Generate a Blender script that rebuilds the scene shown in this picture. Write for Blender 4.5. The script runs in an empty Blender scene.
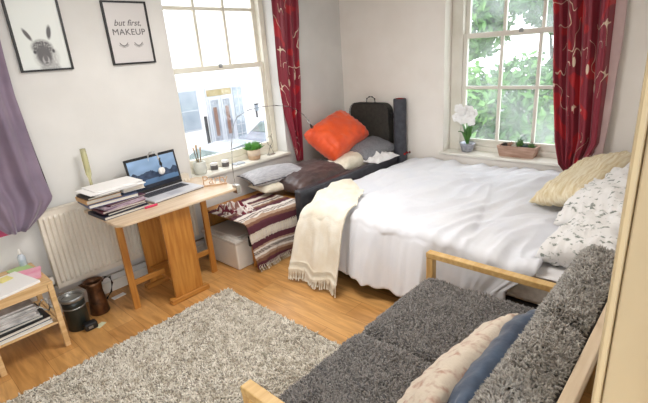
import bpy, bmesh, math, random
import numpy as np
from mathutils import Vector, Matrix, Euler, noise
random.seed(7)
rng = np.random.default_rng(7)
scene = bpy.context.scene
COL = scene.collection
PI = math.pi

# ------------------------------------------------------------------ camera
cam_d = bpy.data.cameras.new('camera'); cam = bpy.data.objects.new('camera', cam_d); COL.objects.link(cam)
cam_d.sensor_width = 36.0; cam_d.lens = 36.0 * 432.86 / 648.0; cam_d.clip_start = 0.02; cam_d.clip_end = 400
CR = Vector((0.66985819, -0.73916166, -0.07021424)); CD = Vector((-0.2845641, -0.16823218, -0.94378027)); CF = Vector((0.6857939, 0.6521794, -0.32303058))
cm = Matrix.Identity(4)
for i in range(3):
    cm[i][0] = CR[i]; cm[i][1] = -CD[i]; cm[i][2] = -CF[i]
cm[0][3], cm[1][3], cm[2][3] = 0.0, 0.0, 1.72
cam.matrix_world = cm
scene.camera = cam

# ------------------------------------------------------------------ world, lights, exposure
world = bpy.data.worlds.new('sky'); scene.world = world; world.use_nodes = True
wn = world.node_tree.nodes; wl = world.node_tree.links
bg = wn['Background']; bg.inputs['Color'].default_value = (0.90, 0.95, 1.0, 1); bg.inputs['Strength'].default_value = 3.7
sun_d = bpy.data.lights.new('sun', 'SUN'); sun_d.energy = 1.0; sun_d.angle = math.radians(4); sun_d.color = (1.0, 0.95, 0.88)
sun = bpy.data.objects.new('sun', sun_d); COL.objects.link(sun); sun.rotation_euler = Euler((math.radians(-28), math.radians(-18), 0))
def area(name, loc, size, size_y, rot, power, color, portal=False):
    d = bpy.data.lights.new(name, 'AREA'); d.shape = 'RECTANGLE'; d.size = size; d.size_y = size_y; d.energy = power; d.color = color
    if portal: d.cycles.is_portal = True
    o = bpy.data.objects.new(name, d); COL.objects.link(o); o.location = loc; o.rotation_euler = rot
    return o
area('portal_left', (2.55, 3.74, 1.6), 1.3, 2.0, (-PI/2, 0, 0), 1, (1, 1, 1), True)
area('portal_back', (4.41, 1.5, 1.6), 1.4, 2.1, (0, PI/2, 0), 1, (1, 1, 1), True)
area('portal_door', (0.1, -0.45, 1.0), 1.4, 2.0, (PI/2, 0, 0), 1, (1, 1, 1), True)
CEIL_FILL = 33.0
scene.view_settings.view_transform = 'Standard'; scene.view_settings.look = 'None'
scene.view_settings.gamma = 1.0; scene.view_settings.use_curve_mapping = False
scene.view_settings.exposure = 0.16

# ------------------------------------------------------------------ materials
MATS = {}
def lin(c):
    return tuple((x / 12.92 if x <= 0.04045 else ((x + 0.055) / 1.055) ** 2.4) for x in c)
def rgb(r, g, b): return lin((r / 255, g / 255, b / 255))
def mat(name, c1, c2=None, scale=8.0, rough=0.6, metal=0.0, bump=0.0, bscale=60.0, stretch=(1, 1, 1), detail=3, trans=0.0, emit=0.0, alpha=1.0, sheen=0.0, lo=0.35, hi=0.65, dist=0.01, sub=0.0):
    if name in MATS: return MATS[name]
    m = bpy.data.materials.new(name); m.use_nodes = True; n = m.node_tree.nodes; l = m.node_tree.links
    b = n['Principled BSDF']; b.inputs['Roughness'].default_value = rough; b.inputs['Metallic'].default_value = metal
    b.inputs['Base Color'].default_value = (*c1, 1)
    if trans: b.inputs['Transmission Weight'].default_value = trans
    if alpha < 1: b.inputs['Alpha'].default_value = alpha
    if sheen: b.inputs['Sheen Weight'].default_value = sheen
    tc = n.new('ShaderNodeTexCoord'); mp = n.new('ShaderNodeMapping'); mp.inputs['Scale'].default_value = stretch
    l.new(tc.outputs['Object'], mp.inputs['Vector'])
    if c2 is not None:
        t = n.new('ShaderNodeTexNoise'); t.inputs['Scale'].default_value = scale; t.inputs['Detail'].default_value = detail
        r = n.new('ShaderNodeValToRGB'); r.color_ramp.elements[0].position = lo; r.color_ramp.elements[1].position = hi
        r.color_ramp.elements[0].color = (*c1, 1); r.color_ramp.elements[1].color = (*c2, 1)
        l.new(mp.outputs['Vector'], t.inputs['Vector']); l.new(t.outputs['Fac'], r.inputs['Fac']); l.new(r.outputs['Color'], b.inputs['Base Color'])
    if bump:
        t = n.new('ShaderNodeTexNoise'); t.inputs['Scale'].default_value = bscale; t.inputs['Detail'].default_value = 4
        bp = n.new('ShaderNodeBump'); bp.inputs['Strength'].default_value = bump; bp.inputs['Distance'].default_value = dist
        l.new(mp.outputs['Vector'], t.inputs['Vector']); l.new(t.outputs['Fac'], bp.inputs['Height']); l.new(bp.outputs['Normal'], b.inputs['Normal'])
    if emit:
        b.inputs['Emission Color'].default_value = (*c1, 1); b.inputs['Emission Strength'].default_value = emit
    MATS[name] = m
    return m
def attr_mat(name, rough=0.8, bump=0.0, bscale=200, emit=0.0, spec=0.5):
    """material that takes the printed / woven colours stored with the mesh"""
    if name in MATS: return MATS[name]
    m = bpy.data.materials.new(name); m.use_nodes = True; n = m.node_tree.nodes; l = m.node_tree.links
    b = n['Principled BSDF']; b.inputs['Roughness'].default_value = rough; b.inputs['Specular IOR Level'].default_value = spec
    a = n.new('ShaderNodeAttribute'); a.attribute_name = 'print'
    l.new(a.outputs['Color'], b.inputs['Base Color'])
    if emit:
        l.new(a.outputs['Color'], b.inputs['Emission Color']); b.inputs['Emission Strength'].default_value = emit
    if bump:
        t = n.new('ShaderNodeTexNoise'); t.inputs['Scale'].default_value = bscale
        bp = n.new('ShaderNodeBump'); bp.inputs['Strength'].default_value = bump; bp.inputs['Distance'].default_value = 0.004
        l.new(t.outputs['Fac'], bp.inputs['Height']); l.new(bp.outputs['Normal'], b.inputs['Normal'])
    MATS[name] = m
    return m
def wood(name, c1, c2, rough=0.45, stretch=(1.2, 14, 14), scale=3.0):
    return mat(name, c1, c2, scale=scale, rough=rough, stretch=stretch, detail=6, bump=0.05, bscale=30)

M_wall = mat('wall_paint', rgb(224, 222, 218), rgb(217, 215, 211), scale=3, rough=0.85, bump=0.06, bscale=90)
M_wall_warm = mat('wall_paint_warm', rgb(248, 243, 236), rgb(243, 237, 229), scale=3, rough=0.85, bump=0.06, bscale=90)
M_ceil = mat('ceiling_paint', rgb(240, 238, 235), rough=0.9)
M_gloss_white = mat('gloss_white_paint', rgb(238, 235, 226), rgb(228, 224, 212), scale=5, rough=0.35)
M_cream_gloss = mat('cream_sash_paint', rgb(240, 236, 222), rgb(230, 224, 208), scale=6, rough=0.4)
M_rad = mat('radiator_enamel', rgb(234, 226, 212), rgb(224, 215, 200), scale=4, rough=0.35)
M_pine = wood('pine', rgb(226, 190, 140), rgb(205, 164, 110))
M_beech = wood('beech', rgb(196, 138, 66), rgb(170, 110, 46))
M_beech_v = wood('beech_upright', rgb(196, 136, 62), rgb(168, 106, 42), stretch=(14, 14, 1.2))
M_top = wood('pale_table_top', rgb(222, 200, 172), rgb(206, 180, 148), rough=0.3)
M_birch = wood('birch', rgb(226, 190, 128), rgb(208, 166, 102))
M_birch_v = wood('birch_upright', rgb(222, 184, 120), rgb(204, 160, 96), stretch=(14, 14, 1.2))
M_birch_pale = wood('birch_pale', rgb(232, 212, 184), rgb(220, 196, 164))
M_black = mat('black_plastic', (0.012, 0.012, 0.013), rough=0.4)
M_blackmetal = mat('black_metal', (0.02, 0.02, 0.02), rough=0.4, metal=0.3)
M_leather = mat('black_leather', rgb(62, 62, 68), rgb(46, 46, 52), scale=14, rough=0.38, bump=0.25, bscale=160, dist=0.003)
M_case = mat('case_fabric', rgb(62, 60, 54), rgb(50, 48, 44), scale=30, rough=0.7, bump=0.2, bscale=300, dist=0.002)
M_mat = mat('mat_grey', rgb(74, 76, 84), rgb(60, 62, 70), scale=20, rough=0.7, bump=0.2, bscale=200, dist=0.002)
M_red = mat('red_fabric', rgb(176, 44, 40), rough=0.7)
M_brown = mat('brown_velvet', rgb(78, 56, 52), rgb(52, 36, 36), scale=7, rough=0.45, sheen=0.15, bump=0.3, bscale=40)
M_orange = mat('orange_satin', rgb(240, 88, 18), rgb(222, 70, 8), scale=6, rough=0.5, sheen=0.3, bump=0.1, bscale=90)
M_greycush = mat('grey_weave', rgb(150, 150, 154), rgb(108, 108, 116), scale=110, rough=0.9, bump=0.5, bscale=260, detail=2, dist=0.004)
M_greycush2 = mat('pale_grey_ribbed', rgb(192, 190, 192), rgb(150, 150, 156), scale=40, rough=0.9, stretch=(0.4, 5, 1), bump=0.5, bscale=60, dist=0.006)
M_cream = mat('cream_cotton', rgb(236, 228, 210), rgb(222, 212, 190), scale=16, rough=0.9, bump=0.3, bscale=120)
M_creamstripe = mat('cream_stripe', rgb(242, 232, 206), rgb(216, 196, 154), scale=26, rough=0.85, stretch=(0.15, 3, 1), bump=0.4, bscale=40)
M_knit = mat('cream_knit', rgb(246, 241, 228), rgb(238, 229, 210), scale=9, rough=0.95, bump=0.6, bscale=90, stretch=(1, 1, 1), dist=0.005)
M_duvet = mat('white_duvet_cotton', rgb(236, 237, 242), rgb(231, 233, 240), scale=5, rough=0.85, bump=0.12, bscale=11, dist=0.02)
M_sheet = mat('white_sheet', rgb(240, 238, 238), rough=0.9, bump=0.2, bscale=12)
M_mattress = mat('mattress_ticking', rgb(206, 198, 190), rgb(188, 180, 172), scale=30, rough=0.9, bump=0.2, bscale=80)
M_shag = mat('grey_shag_pile', rgb(164, 159, 155), rgb(126, 122, 119), scale=55, rough=1.0, lo=0.3, hi=0.7)
M_shag_back = mat('pale_grey_shag_pile', rgb(200, 195, 188), rgb(142, 138, 132), scale=45, rough=1.0, lo=0.3, hi=0.7)
M_shag_base = mat('grey_shag_ground', rgb(100, 98, 98), rough=1.0)
M_rugbase = mat('rug_ground', rgb(168, 160, 148), rgb(140, 132, 120), scale=30, rough=1.0)
M_rugpile = mat('rug_pile', rgb(240, 233, 220), rgb(184, 172, 152), scale=24, rough=1.0, lo=0.42, hi=0.72, detail=5)
M_blue = mat('blue_velvet', rgb(58, 80, 108), rgb(40, 58, 84), scale=9, rough=0.6, sheen=0.5, bump=0.25, bscale=24)
M_floral = mat('faded_floral', rgb(222, 208, 190), rgb(192, 158, 140), scale=16, rough=0.85, lo=0.52, hi=0.66, bump=0.3, bscale=60, stretch=(1.6, 1, 1))
M_leafprint = mat('leaf_print', rgb(240, 238, 236), rgb(138, 144, 136), scale=24, rough=0.9, lo=0.58, hi=0.66, bump=0.4, bscale=14, dist=0.02, stretch=(1.7, 1, 1))
M_paper = mat('paper', rgb(244, 242, 240), rough=0.8)
M_chrome = mat('brushed_steel', rgb(176, 174, 170), rough=0.25, metal=0.9)
M_gold = mat('rose_gold', rgb(190, 158, 128), rough=0.3, metal=0.7)
M_plasticwhite = mat('white_plastic', rgb(232, 228, 222), rough=0.4)
M_plasticbox = mat('translucent_storage_plastic', rgb(232, 228, 220), rgb(222, 216, 206), scale=4, rough=0.35)
M_terracotta = mat('sandy_clay', rgb(206, 176, 146), rgb(188, 156, 126), scale=12, rough=0.85)
M_leaf = mat('leaf_green', rgb(92, 158, 60), rgb(60, 124, 44), scale=10, rough=0.5)
M_leafdark = mat('orchid_leaf_green', rgb(74, 128, 48), rgb(48, 98, 36), scale=10, rough=0.4)
M_petal = mat('white_petal', rgb(253, 253, 253), rough=0.8)
M_silverpot = mat('silver_mosaic', rgb(196, 198, 206), rgb(130, 134, 150), scale=24, rough=0.25, metal=0.5)
M_trough = mat('rough_brown_wood', rgb(196, 164, 146), rgb(168, 134, 116), scale=8, rough=0.8, stretch=(6, 1, 6))
M_soil = mat('soil', rgb(70, 52, 40), rough=1.0)
M_copper = mat('aged_copper', rgb(120, 84, 56), rgb(74, 52, 38), scale=18, rough=0.4, metal=0.7)
M_greenbin = mat('dark_green_enamel', rgb(34, 42, 38), rgb(24, 30, 28), scale=9, rough=0.35)
M_greymetal = mat('grey_metal_rim', rgb(150, 152, 150), rough=0.3, metal=0.7)
M_glass_y = mat('pale_yellow_glass', rgb(246, 242, 196), rough=0.12, trans=0.6)

def floor_material():
    m = bpy.data.materials.new('oak_laminate'); m.use_nodes = True; n = m.node_tree.nodes; l = m.node_tree.links
    b = n['Principled BSDF']; b.inputs['Roughness'].default_value = 0.32
    tc = n.new('ShaderNodeTexCoord'); mp = n.new('ShaderNodeMapping'); mp.inputs['Rotation'].default_value = (0, 0, PI / 2)
    l.new(tc.outputs['Object'], mp.inputs['Vector'])
    br = n.new('ShaderNodeTexBrick'); br.inputs['Scale'].default_value = 1.0; br.inputs['Brick Width'].default_value = 1.2; br.inputs['Row Height'].default_value = 0.19
    br.inputs['Mortar Size'].default_value = 0.0015; br.inputs['Color1'].default_value = (*rgb(212, 162, 100), 1); br.inputs['Color2'].default_value = (*rgb(196, 143, 82), 1)
    br.inputs['Mortar'].default_value = (*rgb(160, 112, 64), 1); br.inputs['Bias'].default_value = 0.0; br.offset = 0.37
    l.new(mp.outputs['Vector'], br.inputs['Vector'])
    m2 = n.new('ShaderNodeMapping'); m2.inputs['Scale'].default_value = (9, 1.1, 1); l.new(tc.outputs['Object'], m2.inputs['Vector'])
    t = n.new('ShaderNodeTexNoise'); t.inputs['Scale'].default_value = 2.6; t.inputs['Detail'].default_value = 8; t.inputs['Distortion'].default_value = 1.2
    l.new(m2.outputs['Vector'], t.inputs['Vector'])
    r = n.new('ShaderNodeValToRGB'); r.color_ramp.elements[0].position = 0.35; r.color_ramp.elements[1].position = 0.7
    r.color_ramp.elements[0].color = (1.12, 1.12, 1.12, 1); r.color_ramp.elements[1].color = (0.66, 0.60, 0.52, 1)
    l.new(t.outputs['Fac'], r.inputs['Fac'])
    mx = n.new('ShaderNodeMix'); mx.data_type = 'RGBA'; mx.blend_type = 'MULTIPLY'; mx.inputs[0].default_value = 0.8
    l.new(br.outputs['Color'], mx.inputs[6]); l.new(r.outputs['Color'], mx.inputs[7]); l.new(mx.outputs[2], b.inputs['Base Color'])
    return m
def curtain_material():
    m = bpy.data.materials.new('red_patterned_satin'); m.use_nodes = True; n = m.node_tree.nodes; l = m.node_tree.links
    b = n['Principled BSDF']; b.inputs['Roughness'].default_value = 0.42; b.inputs['Sheen Weight'].default_value = 0.2
    uv = n.new('ShaderNodeUVMap'); uv.uv_map = 'UVMap'
    def tex(scale, stretch, off):
        mp = n.new('ShaderNodeMapping'); mp.inputs['Scale'].default_value = stretch; mp.inputs['Location'].default_value = off
        l.new(uv.outputs['UV'], mp.inputs['Vector'])
        t = n.new('ShaderNodeTexNoise'); t.inputs['Scale'].default_value = scale; t.inputs['Detail'].default_value = 0.6
        l.new(mp.outputs['Vector'], t.inputs['Vector']); return t
    def math_(op, a, v):
        k = n.new('ShaderNodeMath'); k.operation = op; l.new(a, k.inputs[0])
        if isinstance(v, (int, float)): k.inputs[1].default_value = v
        else: l.new(v, k.inputs[1])
        return k.outputs[0]
    # UV in metres. red patches
    t1 = tex(7.0, (1, 0.7, 1), (3, 1, 0)); r1 = n.new('ShaderNodeValToRGB'); r1.color_ramp.elements[0].position = 0.58; r1.color_ramp.elements[1].position = 0.61
    r1.color_ramp.elements[0].color = (*rgb(132, 24, 46), 1); r1.color_ramp.elements[1].color = (*rgb(178, 26, 38), 1); l.new(t1.outputs['Fac'], r1.inputs['Fac'])
    # cream outlines: thin contours of a second noise
    t2 = tex(8.0, (1.3, 0.7, 1), (11, 4, 0)); a = math_('SUBTRACT', t2.outputs['Fac'], 0.5); a = math_('ABSOLUTE', a, 0); a = math_('LESS_THAN', a, 0.009)
    t3 = tex(3.0, (1, 1, 1), (5, 7, 2)); msk = math_('GREATER_THAN', t3.outputs['Fac'], 0.55); a = math_('MULTIPLY', a, msk)
    # cream petals
    mp = n.new('ShaderNodeMapping'); mp.inputs['Scale'].default_value = (11, 5.0, 1); mp.inputs['Rotation'].default_value = (0, 0, 0.35); l.new(uv.outputs['UV'], mp.inputs['Vector'])
    v = n.new('ShaderNodeTexVoronoi'); v.inputs['Scale'].default_value = 1.0; l.new(mp.outputs['Vector'], v.inputs['Vector'])
    p = math_('LESS_THAN', v.outputs['Distance'], 0.2)
    sep = n.new('ShaderNodeSeparateColor'); l.new(v.outputs['Color'], sep.inputs[0]); p = math_('MULTIPLY', p, math_('GREATER_THAN', sep.outputs[0], 0.55))
    s = math_('MAXIMUM', a, p)
    mx = n.new('ShaderNodeMix'); mx.data_type = 'RGBA'; l.new(s, mx.inputs[0]); l.new(r1.outputs['Color'], mx.inputs[6]); mx.inputs[7].default_value = (*rgb(222, 200, 176), 1)
    l.new(mx.outputs[2], b.inputs['Base Color'])
    return m
def glass_material(name, h0, h1):
    m = bpy.data.materials.new(name); m.use_nodes = True; n = m.node_tree.nodes; l = m.node_tree.links
    n.remove(n['Principled BSDF']); out = n['Material Output']
    t = n.new('ShaderNodeBsdfTransparent'); g = n.new('ShaderNodeBsdfGlossy'); g.inputs['Roughness'].default_value = 0.02
    d = n.new('ShaderNodeBsdfTranslucent'); d.inputs['Color'].default_value = (0.95, 0.97, 1, 1)
    a = n.new('ShaderNodeMixShader'); a.inputs[0].default_value = 0.04; l.new(t.outputs[0], a.inputs[1]); l.new(g.outputs[0], a.inputs[2])
    tx = n.new('ShaderNodeTexNoise'); tx.inputs['Scale'].default_value = 3.0
    r = n.new('ShaderNodeMapRange'); r.inputs[1].default_value = 0.35; r.inputs[2].default_value = 0.7; r.inputs[3].default_value = h0; r.inputs[4].default_value = h1
    l.new(tx.outputs['Fac'], r.inputs[0])
    b = n.new('ShaderNodeMixShader'); l.new(r.outputs[0], b.inputs[0]); l.new(a.outputs[0], b.inputs[1]); l.new(d.outputs[0], b.inputs[2])
    l.new(b.outputs[0], out.inputs['Surface'])
    return m
M_floor = floor_material(); M_curtain = curtain_material(); M_glass = glass_material('window_glass', 0.0, 0.04); M_glass_hazy = glass_material('hazy_window_glass', 0.03, 0.22)

# ------------------------------------------------------------------ mesh helpers
def tag(o, label=None, cat=None, group=None, kind=None):
    if label: o['label'] = label
    if cat: o['category'] = cat
    if group: o['group'] = group
    if kind: o['kind'] = kind
    return o
def thing(name, label, cat, loc=(0, 0, 0), rotz=0.0, group=None):
    o = bpy.data.objects.new(name, None); COL.objects.link(o); o.location = loc; o.rotation_euler = (0, 0, rotz); o.empty_display_size = 0.05
    return tag(o, label, cat, group)
def link_mesh(name, me, material, parent=None, loc=(0, 0, 0), rot=(0, 0, 0), smooth=False, bevel=0.0, seg=2):
    o = bpy.data.objects.new(name, me); COL.objects.link(o)
    if material is not None: me.materials.append(material)
    if parent is not None: o.parent = parent
    o.location = loc; o.rotation_euler = rot
    if smooth: me.polygons.foreach_set('use_smooth', [True] * len(me.polygons))
    if bevel:
        b = o.modifiers.new('bevel', 'BEVEL'); b.width = bevel; b.segments = seg; b.limit_method = 'ANGLE'; b.angle_limit = math.radians(40)
    return o
class MB:
    def __init__(s): s.v = []; s.f = []
    def add(s, vs, fs):
        k = len(s.v); s.v += [tuple(p) for p in vs]; s.f += [tuple(i + k for i in f) for f in fs]; return s
    def box(s, x0, x1, y0, y1, z0, z1):
        return s.add([(x0, y0, z0), (x1, y0, z0), (x1, y1, z0), (x0, y1, z0), (x0, y0, z1), (x1, y0, z1), (x1, y1, z1), (x0, y1, z1)],
                     [(0, 3, 2, 1), (4, 5, 6, 7), (0, 1, 5, 4), (1, 2, 6, 5), (2, 3, 7, 6), (3, 0, 4, 7)])
    def bar(s, p0, p1, w, h, up=(0, 0, 1)):
        p0 = Vector(p0); p1 = Vector(p1); d = (p1 - p0).normalized(); u = Vector(up); sd = d.cross(u).normalized(); u = sd.cross(d).normalized()
        vs = [p + sd * (a * w / 2) + u * (b * h / 2) for p in (p0, p1) for a, b in ((-1, -1), (1, -1), (1, 1), (-1, 1))]
        return s.add(vs, [(0, 1, 2, 3), (4, 7, 6, 5), (0, 4, 5, 1), (1, 5, 6, 2), (2, 6, 7, 3), (3, 7, 4, 0)])
    def tube(s, pts, r, n=8, caps=True):
        pts = [Vector(p) for p in pts]; rs = r if isinstance(r, (list, tuple)) else [r] * len(pts)
        rings = []; ref = Vector((0, 0, 1))
        for i, p in enumerate(pts):
            d = (pts[min(i + 1, len(pts) - 1)] - pts[max(i - 1, 0)]).normalized()
            if abs(d.dot(ref)) > 0.98: ref = Vector((1, 0, 0)) if abs(d.x) < 0.9 else Vector((0, 1, 0))
            a = d.cross(ref).normalized(); b = d.cross(a).normalized(); ref = b if abs(b.dot(ref)) > 0.2 else ref
            rings.append([p + a * (rs[i] * math.cos(t)) + b * (rs[i] * math.sin(t)) for t in [2 * PI * k / n for k in range(n)]])
        vs = [q for rg in rings for q in rg]; fs = []
        for i in range(len(pts) - 1):
            for k in range(n):
                fs.append((i * n + k, i * n + (k + 1) % n, (i + 1) * n + (k + 1) % n, (i + 1) * n + k))
        if caps: fs += [tuple(range(n))[::-1], tuple((len(pts) - 1) * n + k for k in range(n))]
        return s.add(vs, fs)
    def lathe(s, prof, n=24, c=(0, 0, 0)):
        vs = []; fs = []
        for r, z in prof: vs += [(c[0] + r * math.cos(2 * PI * k / n), c[1] + r * math.sin(2 * PI * k / n), c[2] + z) for k in range(n)]
        for i in range(len(prof) - 1):
            for k in range(n): fs.append((i * n + k, i * n + (k + 1) % n, (i + 1) * n + (k + 1) % n, (i + 1) * n + k))
        fs += [tuple(range(n))[::-1], tuple((len(prof) - 1) * n + k for k in range(n))]
        return s.add(vs, fs)
    def prism(s, poly, h0, h1, axis='z'):
        """poly of 2-D points extruded along axis"""
        def P(a, b, h): return {'z': (a, b, h), 'y': (a, h, b), 'x': (h, a, b)}[axis]
        n = len(poly); vs = [P(a, b, h0) for a, b in poly] + [P(a, b, h1) for a, b in poly]
        return s.add(vs, [tuple(range(n))[::-1], tuple(range(n, 2 * n))] + [(i, (i + 1) % n, n + (i + 1) % n, n + i) for i in range(n)])
    def grid(s, fn, nu, nv, closed_u=False):
        vs = [fn(i / nu, j / nv) for j in range(nv + 1) for i in range(nu + 1)]
        fs = [(j * (nu + 1) + i, j * (nu + 1) + i + 1, (j + 1) * (nu + 1) + i + 1, (j + 1) * (nu + 1) + i) for j in range(nv) for i in range(nu)]
        return s.add(vs, fs)
    def ball(s, c, r, n=12, sq=(1, 1, 1)):
        prof = [(math.sin(PI * i / n) * 1.0, -math.cos(PI * i / n)) for i in range(n + 1)]
        vs = []; m = n * 2; fs = []
        for a, z in prof: vs += [(c[0] + r * sq[0] * a * math.cos(2 * PI * k / m), c[1] + r * sq[1] * a * math.sin(2 * PI * k / m), c[2] + r * sq[2] * z) for k in range(m)]
        for i in range(n):
            for k in range(m): fs.append((i * m + k, i * m + (k + 1) % m, (i + 1) * m + (k + 1) % m, (i + 1) * m + k))
        return s.add(vs, fs)
    def build(s, name, material, parent=None, loc=(0, 0, 0), rot=(0, 0, 0), smooth=False, bevel=0.0, seg=2, thick=0.0, fix=True):
        me = bpy.data.meshes.new(name); me.from_pydata([tuple(p) for p in s.v], [], s.f); me.update()
        if fix and not smooth:
            bm = bmesh.new(); bm.from_mesh(me); bmesh.ops.recalc_face_normals(bm, faces=bm.faces); bm.to_mesh(me); bm.free()
        if fix and smooth:
            bm = bmesh.new(); bm.from_mesh(me); bmesh.ops.remove_doubles(bm, verts=bm.verts, dist=1e-5); bmesh.ops.recalc_face_normals(bm, faces=bm.faces); bm.to_mesh(me); bm.free()
        o = link_mesh(name, me, material, parent, loc, rot, smooth, bevel, seg)
        if thick:
            t = o.modifiers.new('thick', 'SOLIDIFY'); t.thickness = thick; t.offset = 0
        return o
def box(name, m, x0, x1, y0, y1, z0, z1, parent=None, bevel=0.003, **k):
    """box in the parent's local coordinates"""
    cx, cy, cz = (x0 + x1) / 2, (y0 + y1) / 2, z0
    return MB().box(x0 - cx, x1 - cx, y0 - cy, y1 - cy, 0, z1 - z0).build(name, m, parent, loc=(cx, cy, cz), bevel=bevel, **k)
def struct(o): o['kind'] = 'structure'; return o
def orient(o, center, xdir, ndir):
    x = Vector(xdir).normalized(); n = Vector(ndir).normalized(); y = n.cross(x).normalized(); n = x.cross(y).normalized()
    m = Matrix((x, y, n)).transposed().to_4x4(); m.translation = Vector(center); o.matrix_world = m
    o.location = m.to_translation(); o.rotation_euler = m.to_euler(); return o
def nz(x, y, z=0.0, s=1.0): return noise.noise(Vector((x * s, y * s, z * s)))
def paint(o, fn):
    """store printed colours: fn(co) -> rgb linear"""
    me = o.data; a = me.color_attributes.new('print', 'FLOAT_COLOR', 'POINT')
    buf = np.ones((len(me.vertices), 4), np.float32)
    for i, v in enumerate(me.vertices): buf[i, :3] = fn(v.co)
    a.data.foreach_set('color', buf.ravel())
def pillow_mb(w, d, h, n=34, seed=0, wr=0.006, pinch=0.10, rnd=0.04):
    mb = MB()
    def f(sgn):
        def g(u, v):
            a = 2 * u - 1; b = 2 * v - 1
            a = math.sin(a * PI / 2) * 0.45 + a * 0.55; b = math.sin(b * PI / 2) * 0.45 + b * 0.55
            x = a * w / 2 * (1 - pinch * (1 - abs(a) ** 3 * 0) * (1 - b * b) * 0.0 - pinch * (b * b) * 0.0 - pinch * (1 - b * b) ** 1 * abs(a) ** 6 * -1 * -1)
            y = b * d / 2 * (1 - pinch * (1 - a * a) * abs(b) ** 6)
            cr_ = 1 - rnd * (a * a * b * b) ** 1.5; x *= cr_; y *= cr_
            t = max(0.0, (1 - a ** 4) * (1 - b ** 4)) ** 0.55
            z = sgn * h / 2 * (t * 0.85 + 0.15 * max(0, (1 - a * a) * (1 - b * b)))
            e = min(1 - abs(a), 1 - abs(b)); k = min(1, e * 4)
            z += sgn * wr * k * (nz(x * 14, y * 14, seed) + 0.7 * nz(x * 30, y * 30, seed + 3)) + 0.012 * nz(x * 3, y * 3, seed + 9) * 1.0
            r = math.hypot(a, b)
            if k < 1 and t > 0.02: z += sgn * wr * 1.2 * (1 - k) * math.sin(26 * (a if abs(b) > abs(a) else b) + seed) * t
            return (x, y, z)
        return g
    mb.grid(f(1), n, n); mb.grid(f(-1), n, n)
    return mb
def pillow(name, label, cat, m, w, d, h, center, xdir, ndir, seed=0, group=None, wr=0.006, piping=None, **k):
    o = pillow_mb(w, d, h, seed=seed, wr=wr, **k).build(name, m, smooth=True)
    tag(o, label, cat, group); orient(o, center, xdir, ndir)
    if piping:
        pts = []
        N = 40
        for s_ in range(4):
            for i in range(N // 4 * 2):
                t = -1 + 2 * i / (N // 4 * 2)
                a, b = [(t, -1), (1, t), (-t, 1), (-1, -t)][s_]
                x = a * w / 2 * (1 - 0.10 * (1 - b * b) * abs(a) ** 6); y = b * d / 2 * (1 - 0.10 * (1 - a * a) * abs(b) ** 6)
                pts.append((x, y, 0.012 * nz(x * 3, y * 3, seed + 9)))
        pts.append(pts[0]); MB().tube(pts, 0.005, 6, False).build('piping', piping, o, smooth=True)
    return o
def tufts(name, pos, nrm, m, parent, length=0.03, width=0.006, lean=0.6, seed=1, curl=0.5, loc=(0, 0, 0)):
    """short curved strands, one mesh. pos,nrm: (n,3)"""
    g = np.random.default_rng(seed); n = len(pos)
    d = nrm + g.normal(0, lean, (n, 3)); d /= np.linalg.norm(d, axis=1)[:, None]
    d2 = d + g.normal(0, curl, (n, 3)); d2 /= np.linalg.norm(d2, axis=1)[:, None]
    side = np.cross(d, g.normal(0, 1, (n, 3))); side /= np.linalg.norm(side, axis=1)[:, None]
    L = length * g.uniform(0.6, 1.25, (n, 1)); W = width * g.uniform(0.7, 1.3, (n, 1))
    side2 = np.cross(d, side)
    p0 = pos; p1 = pos + d * L * 0.5; p2 = p1 + d2 * L * 0.5
    V = np.stack([p0 - side * W, p0 + side * W * 0.5 + side2 * W, p0 + side * W * 0.5 - side2 * W,
                  p1 - side * W, p1 + side * W * 0.5 + side2 * W, p1 + side * W * 0.5 - side2 * W, p2], 1).reshape(-1, 3)
    F = np.array([[0, 1, 4, 3], [1, 2, 5, 4], [2, 0, 3, 5]]); T = np.array([[3, 4, 6], [4, 5, 6], [5, 3, 6]])
    base = np.arange(n)[:, None, None] * 7
    q = (F[None] + base).reshape(-1, 4); t = (T[None] + base).reshape(-1, 3)
    me = bpy.data.meshes.new(name); me.vertices.add(len(V)); me.vertices.foreach_set('co', V.astype(np.float32).ravel())
    loops = np.concatenate([q.ravel(), t.ravel()]); me.loops.add(len(loops)); me.loops.foreach_set('vertex_index', loops.astype(np.int32))
    st = np.concatenate([np.arange(len(q)) * 4, len(q) * 4 + np.arange(len(t)) * 3]); me.polygons.add(len(st)); me.polygons.foreach_set('loop_start', st.astype(np.int32))
    me.update(calc_edges=True); me.validate()
    return link_mesh(name, me, m, parent, loc=loc, smooth=True)
def surf_points(o, n, seed=0, keep=None):
    """random points + normals on an object's own mesh, local coordinates"""
    me = o.data; me.calc_loop_triangles(); T = len(me.loop_triangles)
    co = np.empty(len(me.vertices) * 3, np.float64); me.vertices.foreach_get('co', co); co = co.reshape(-1, 3)
    tr = np.empty(T * 3, np.int32); me.loop_triangles.foreach_get('vertices', tr); tr = tr.reshape(-1, 3)
    a, b, c = co[tr[:, 0]], co[tr[:, 1]], co[tr[:, 2]]; cr = np.cross(b - a, c - a); ar = np.linalg.norm(cr, axis=1) + 1e-12
    g = np.random.default_rng(seed); k = g.choice(T, n, p=ar / ar.sum()); u = g.random((n, 1)); v = g.random((n, 1)); s = (u + v) > 1; u = np.where(s, 1 - u, u); v = np.where(s, 1 - v, v)
    P = a[k] + (b[k] - a[k]) * u + (c[k] - a[k]) * v; N = cr[k] / ar[k][:, None]
    if keep is not None: mk = keep(P, N); P, N = P[mk], N[mk]
    return P, N
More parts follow.
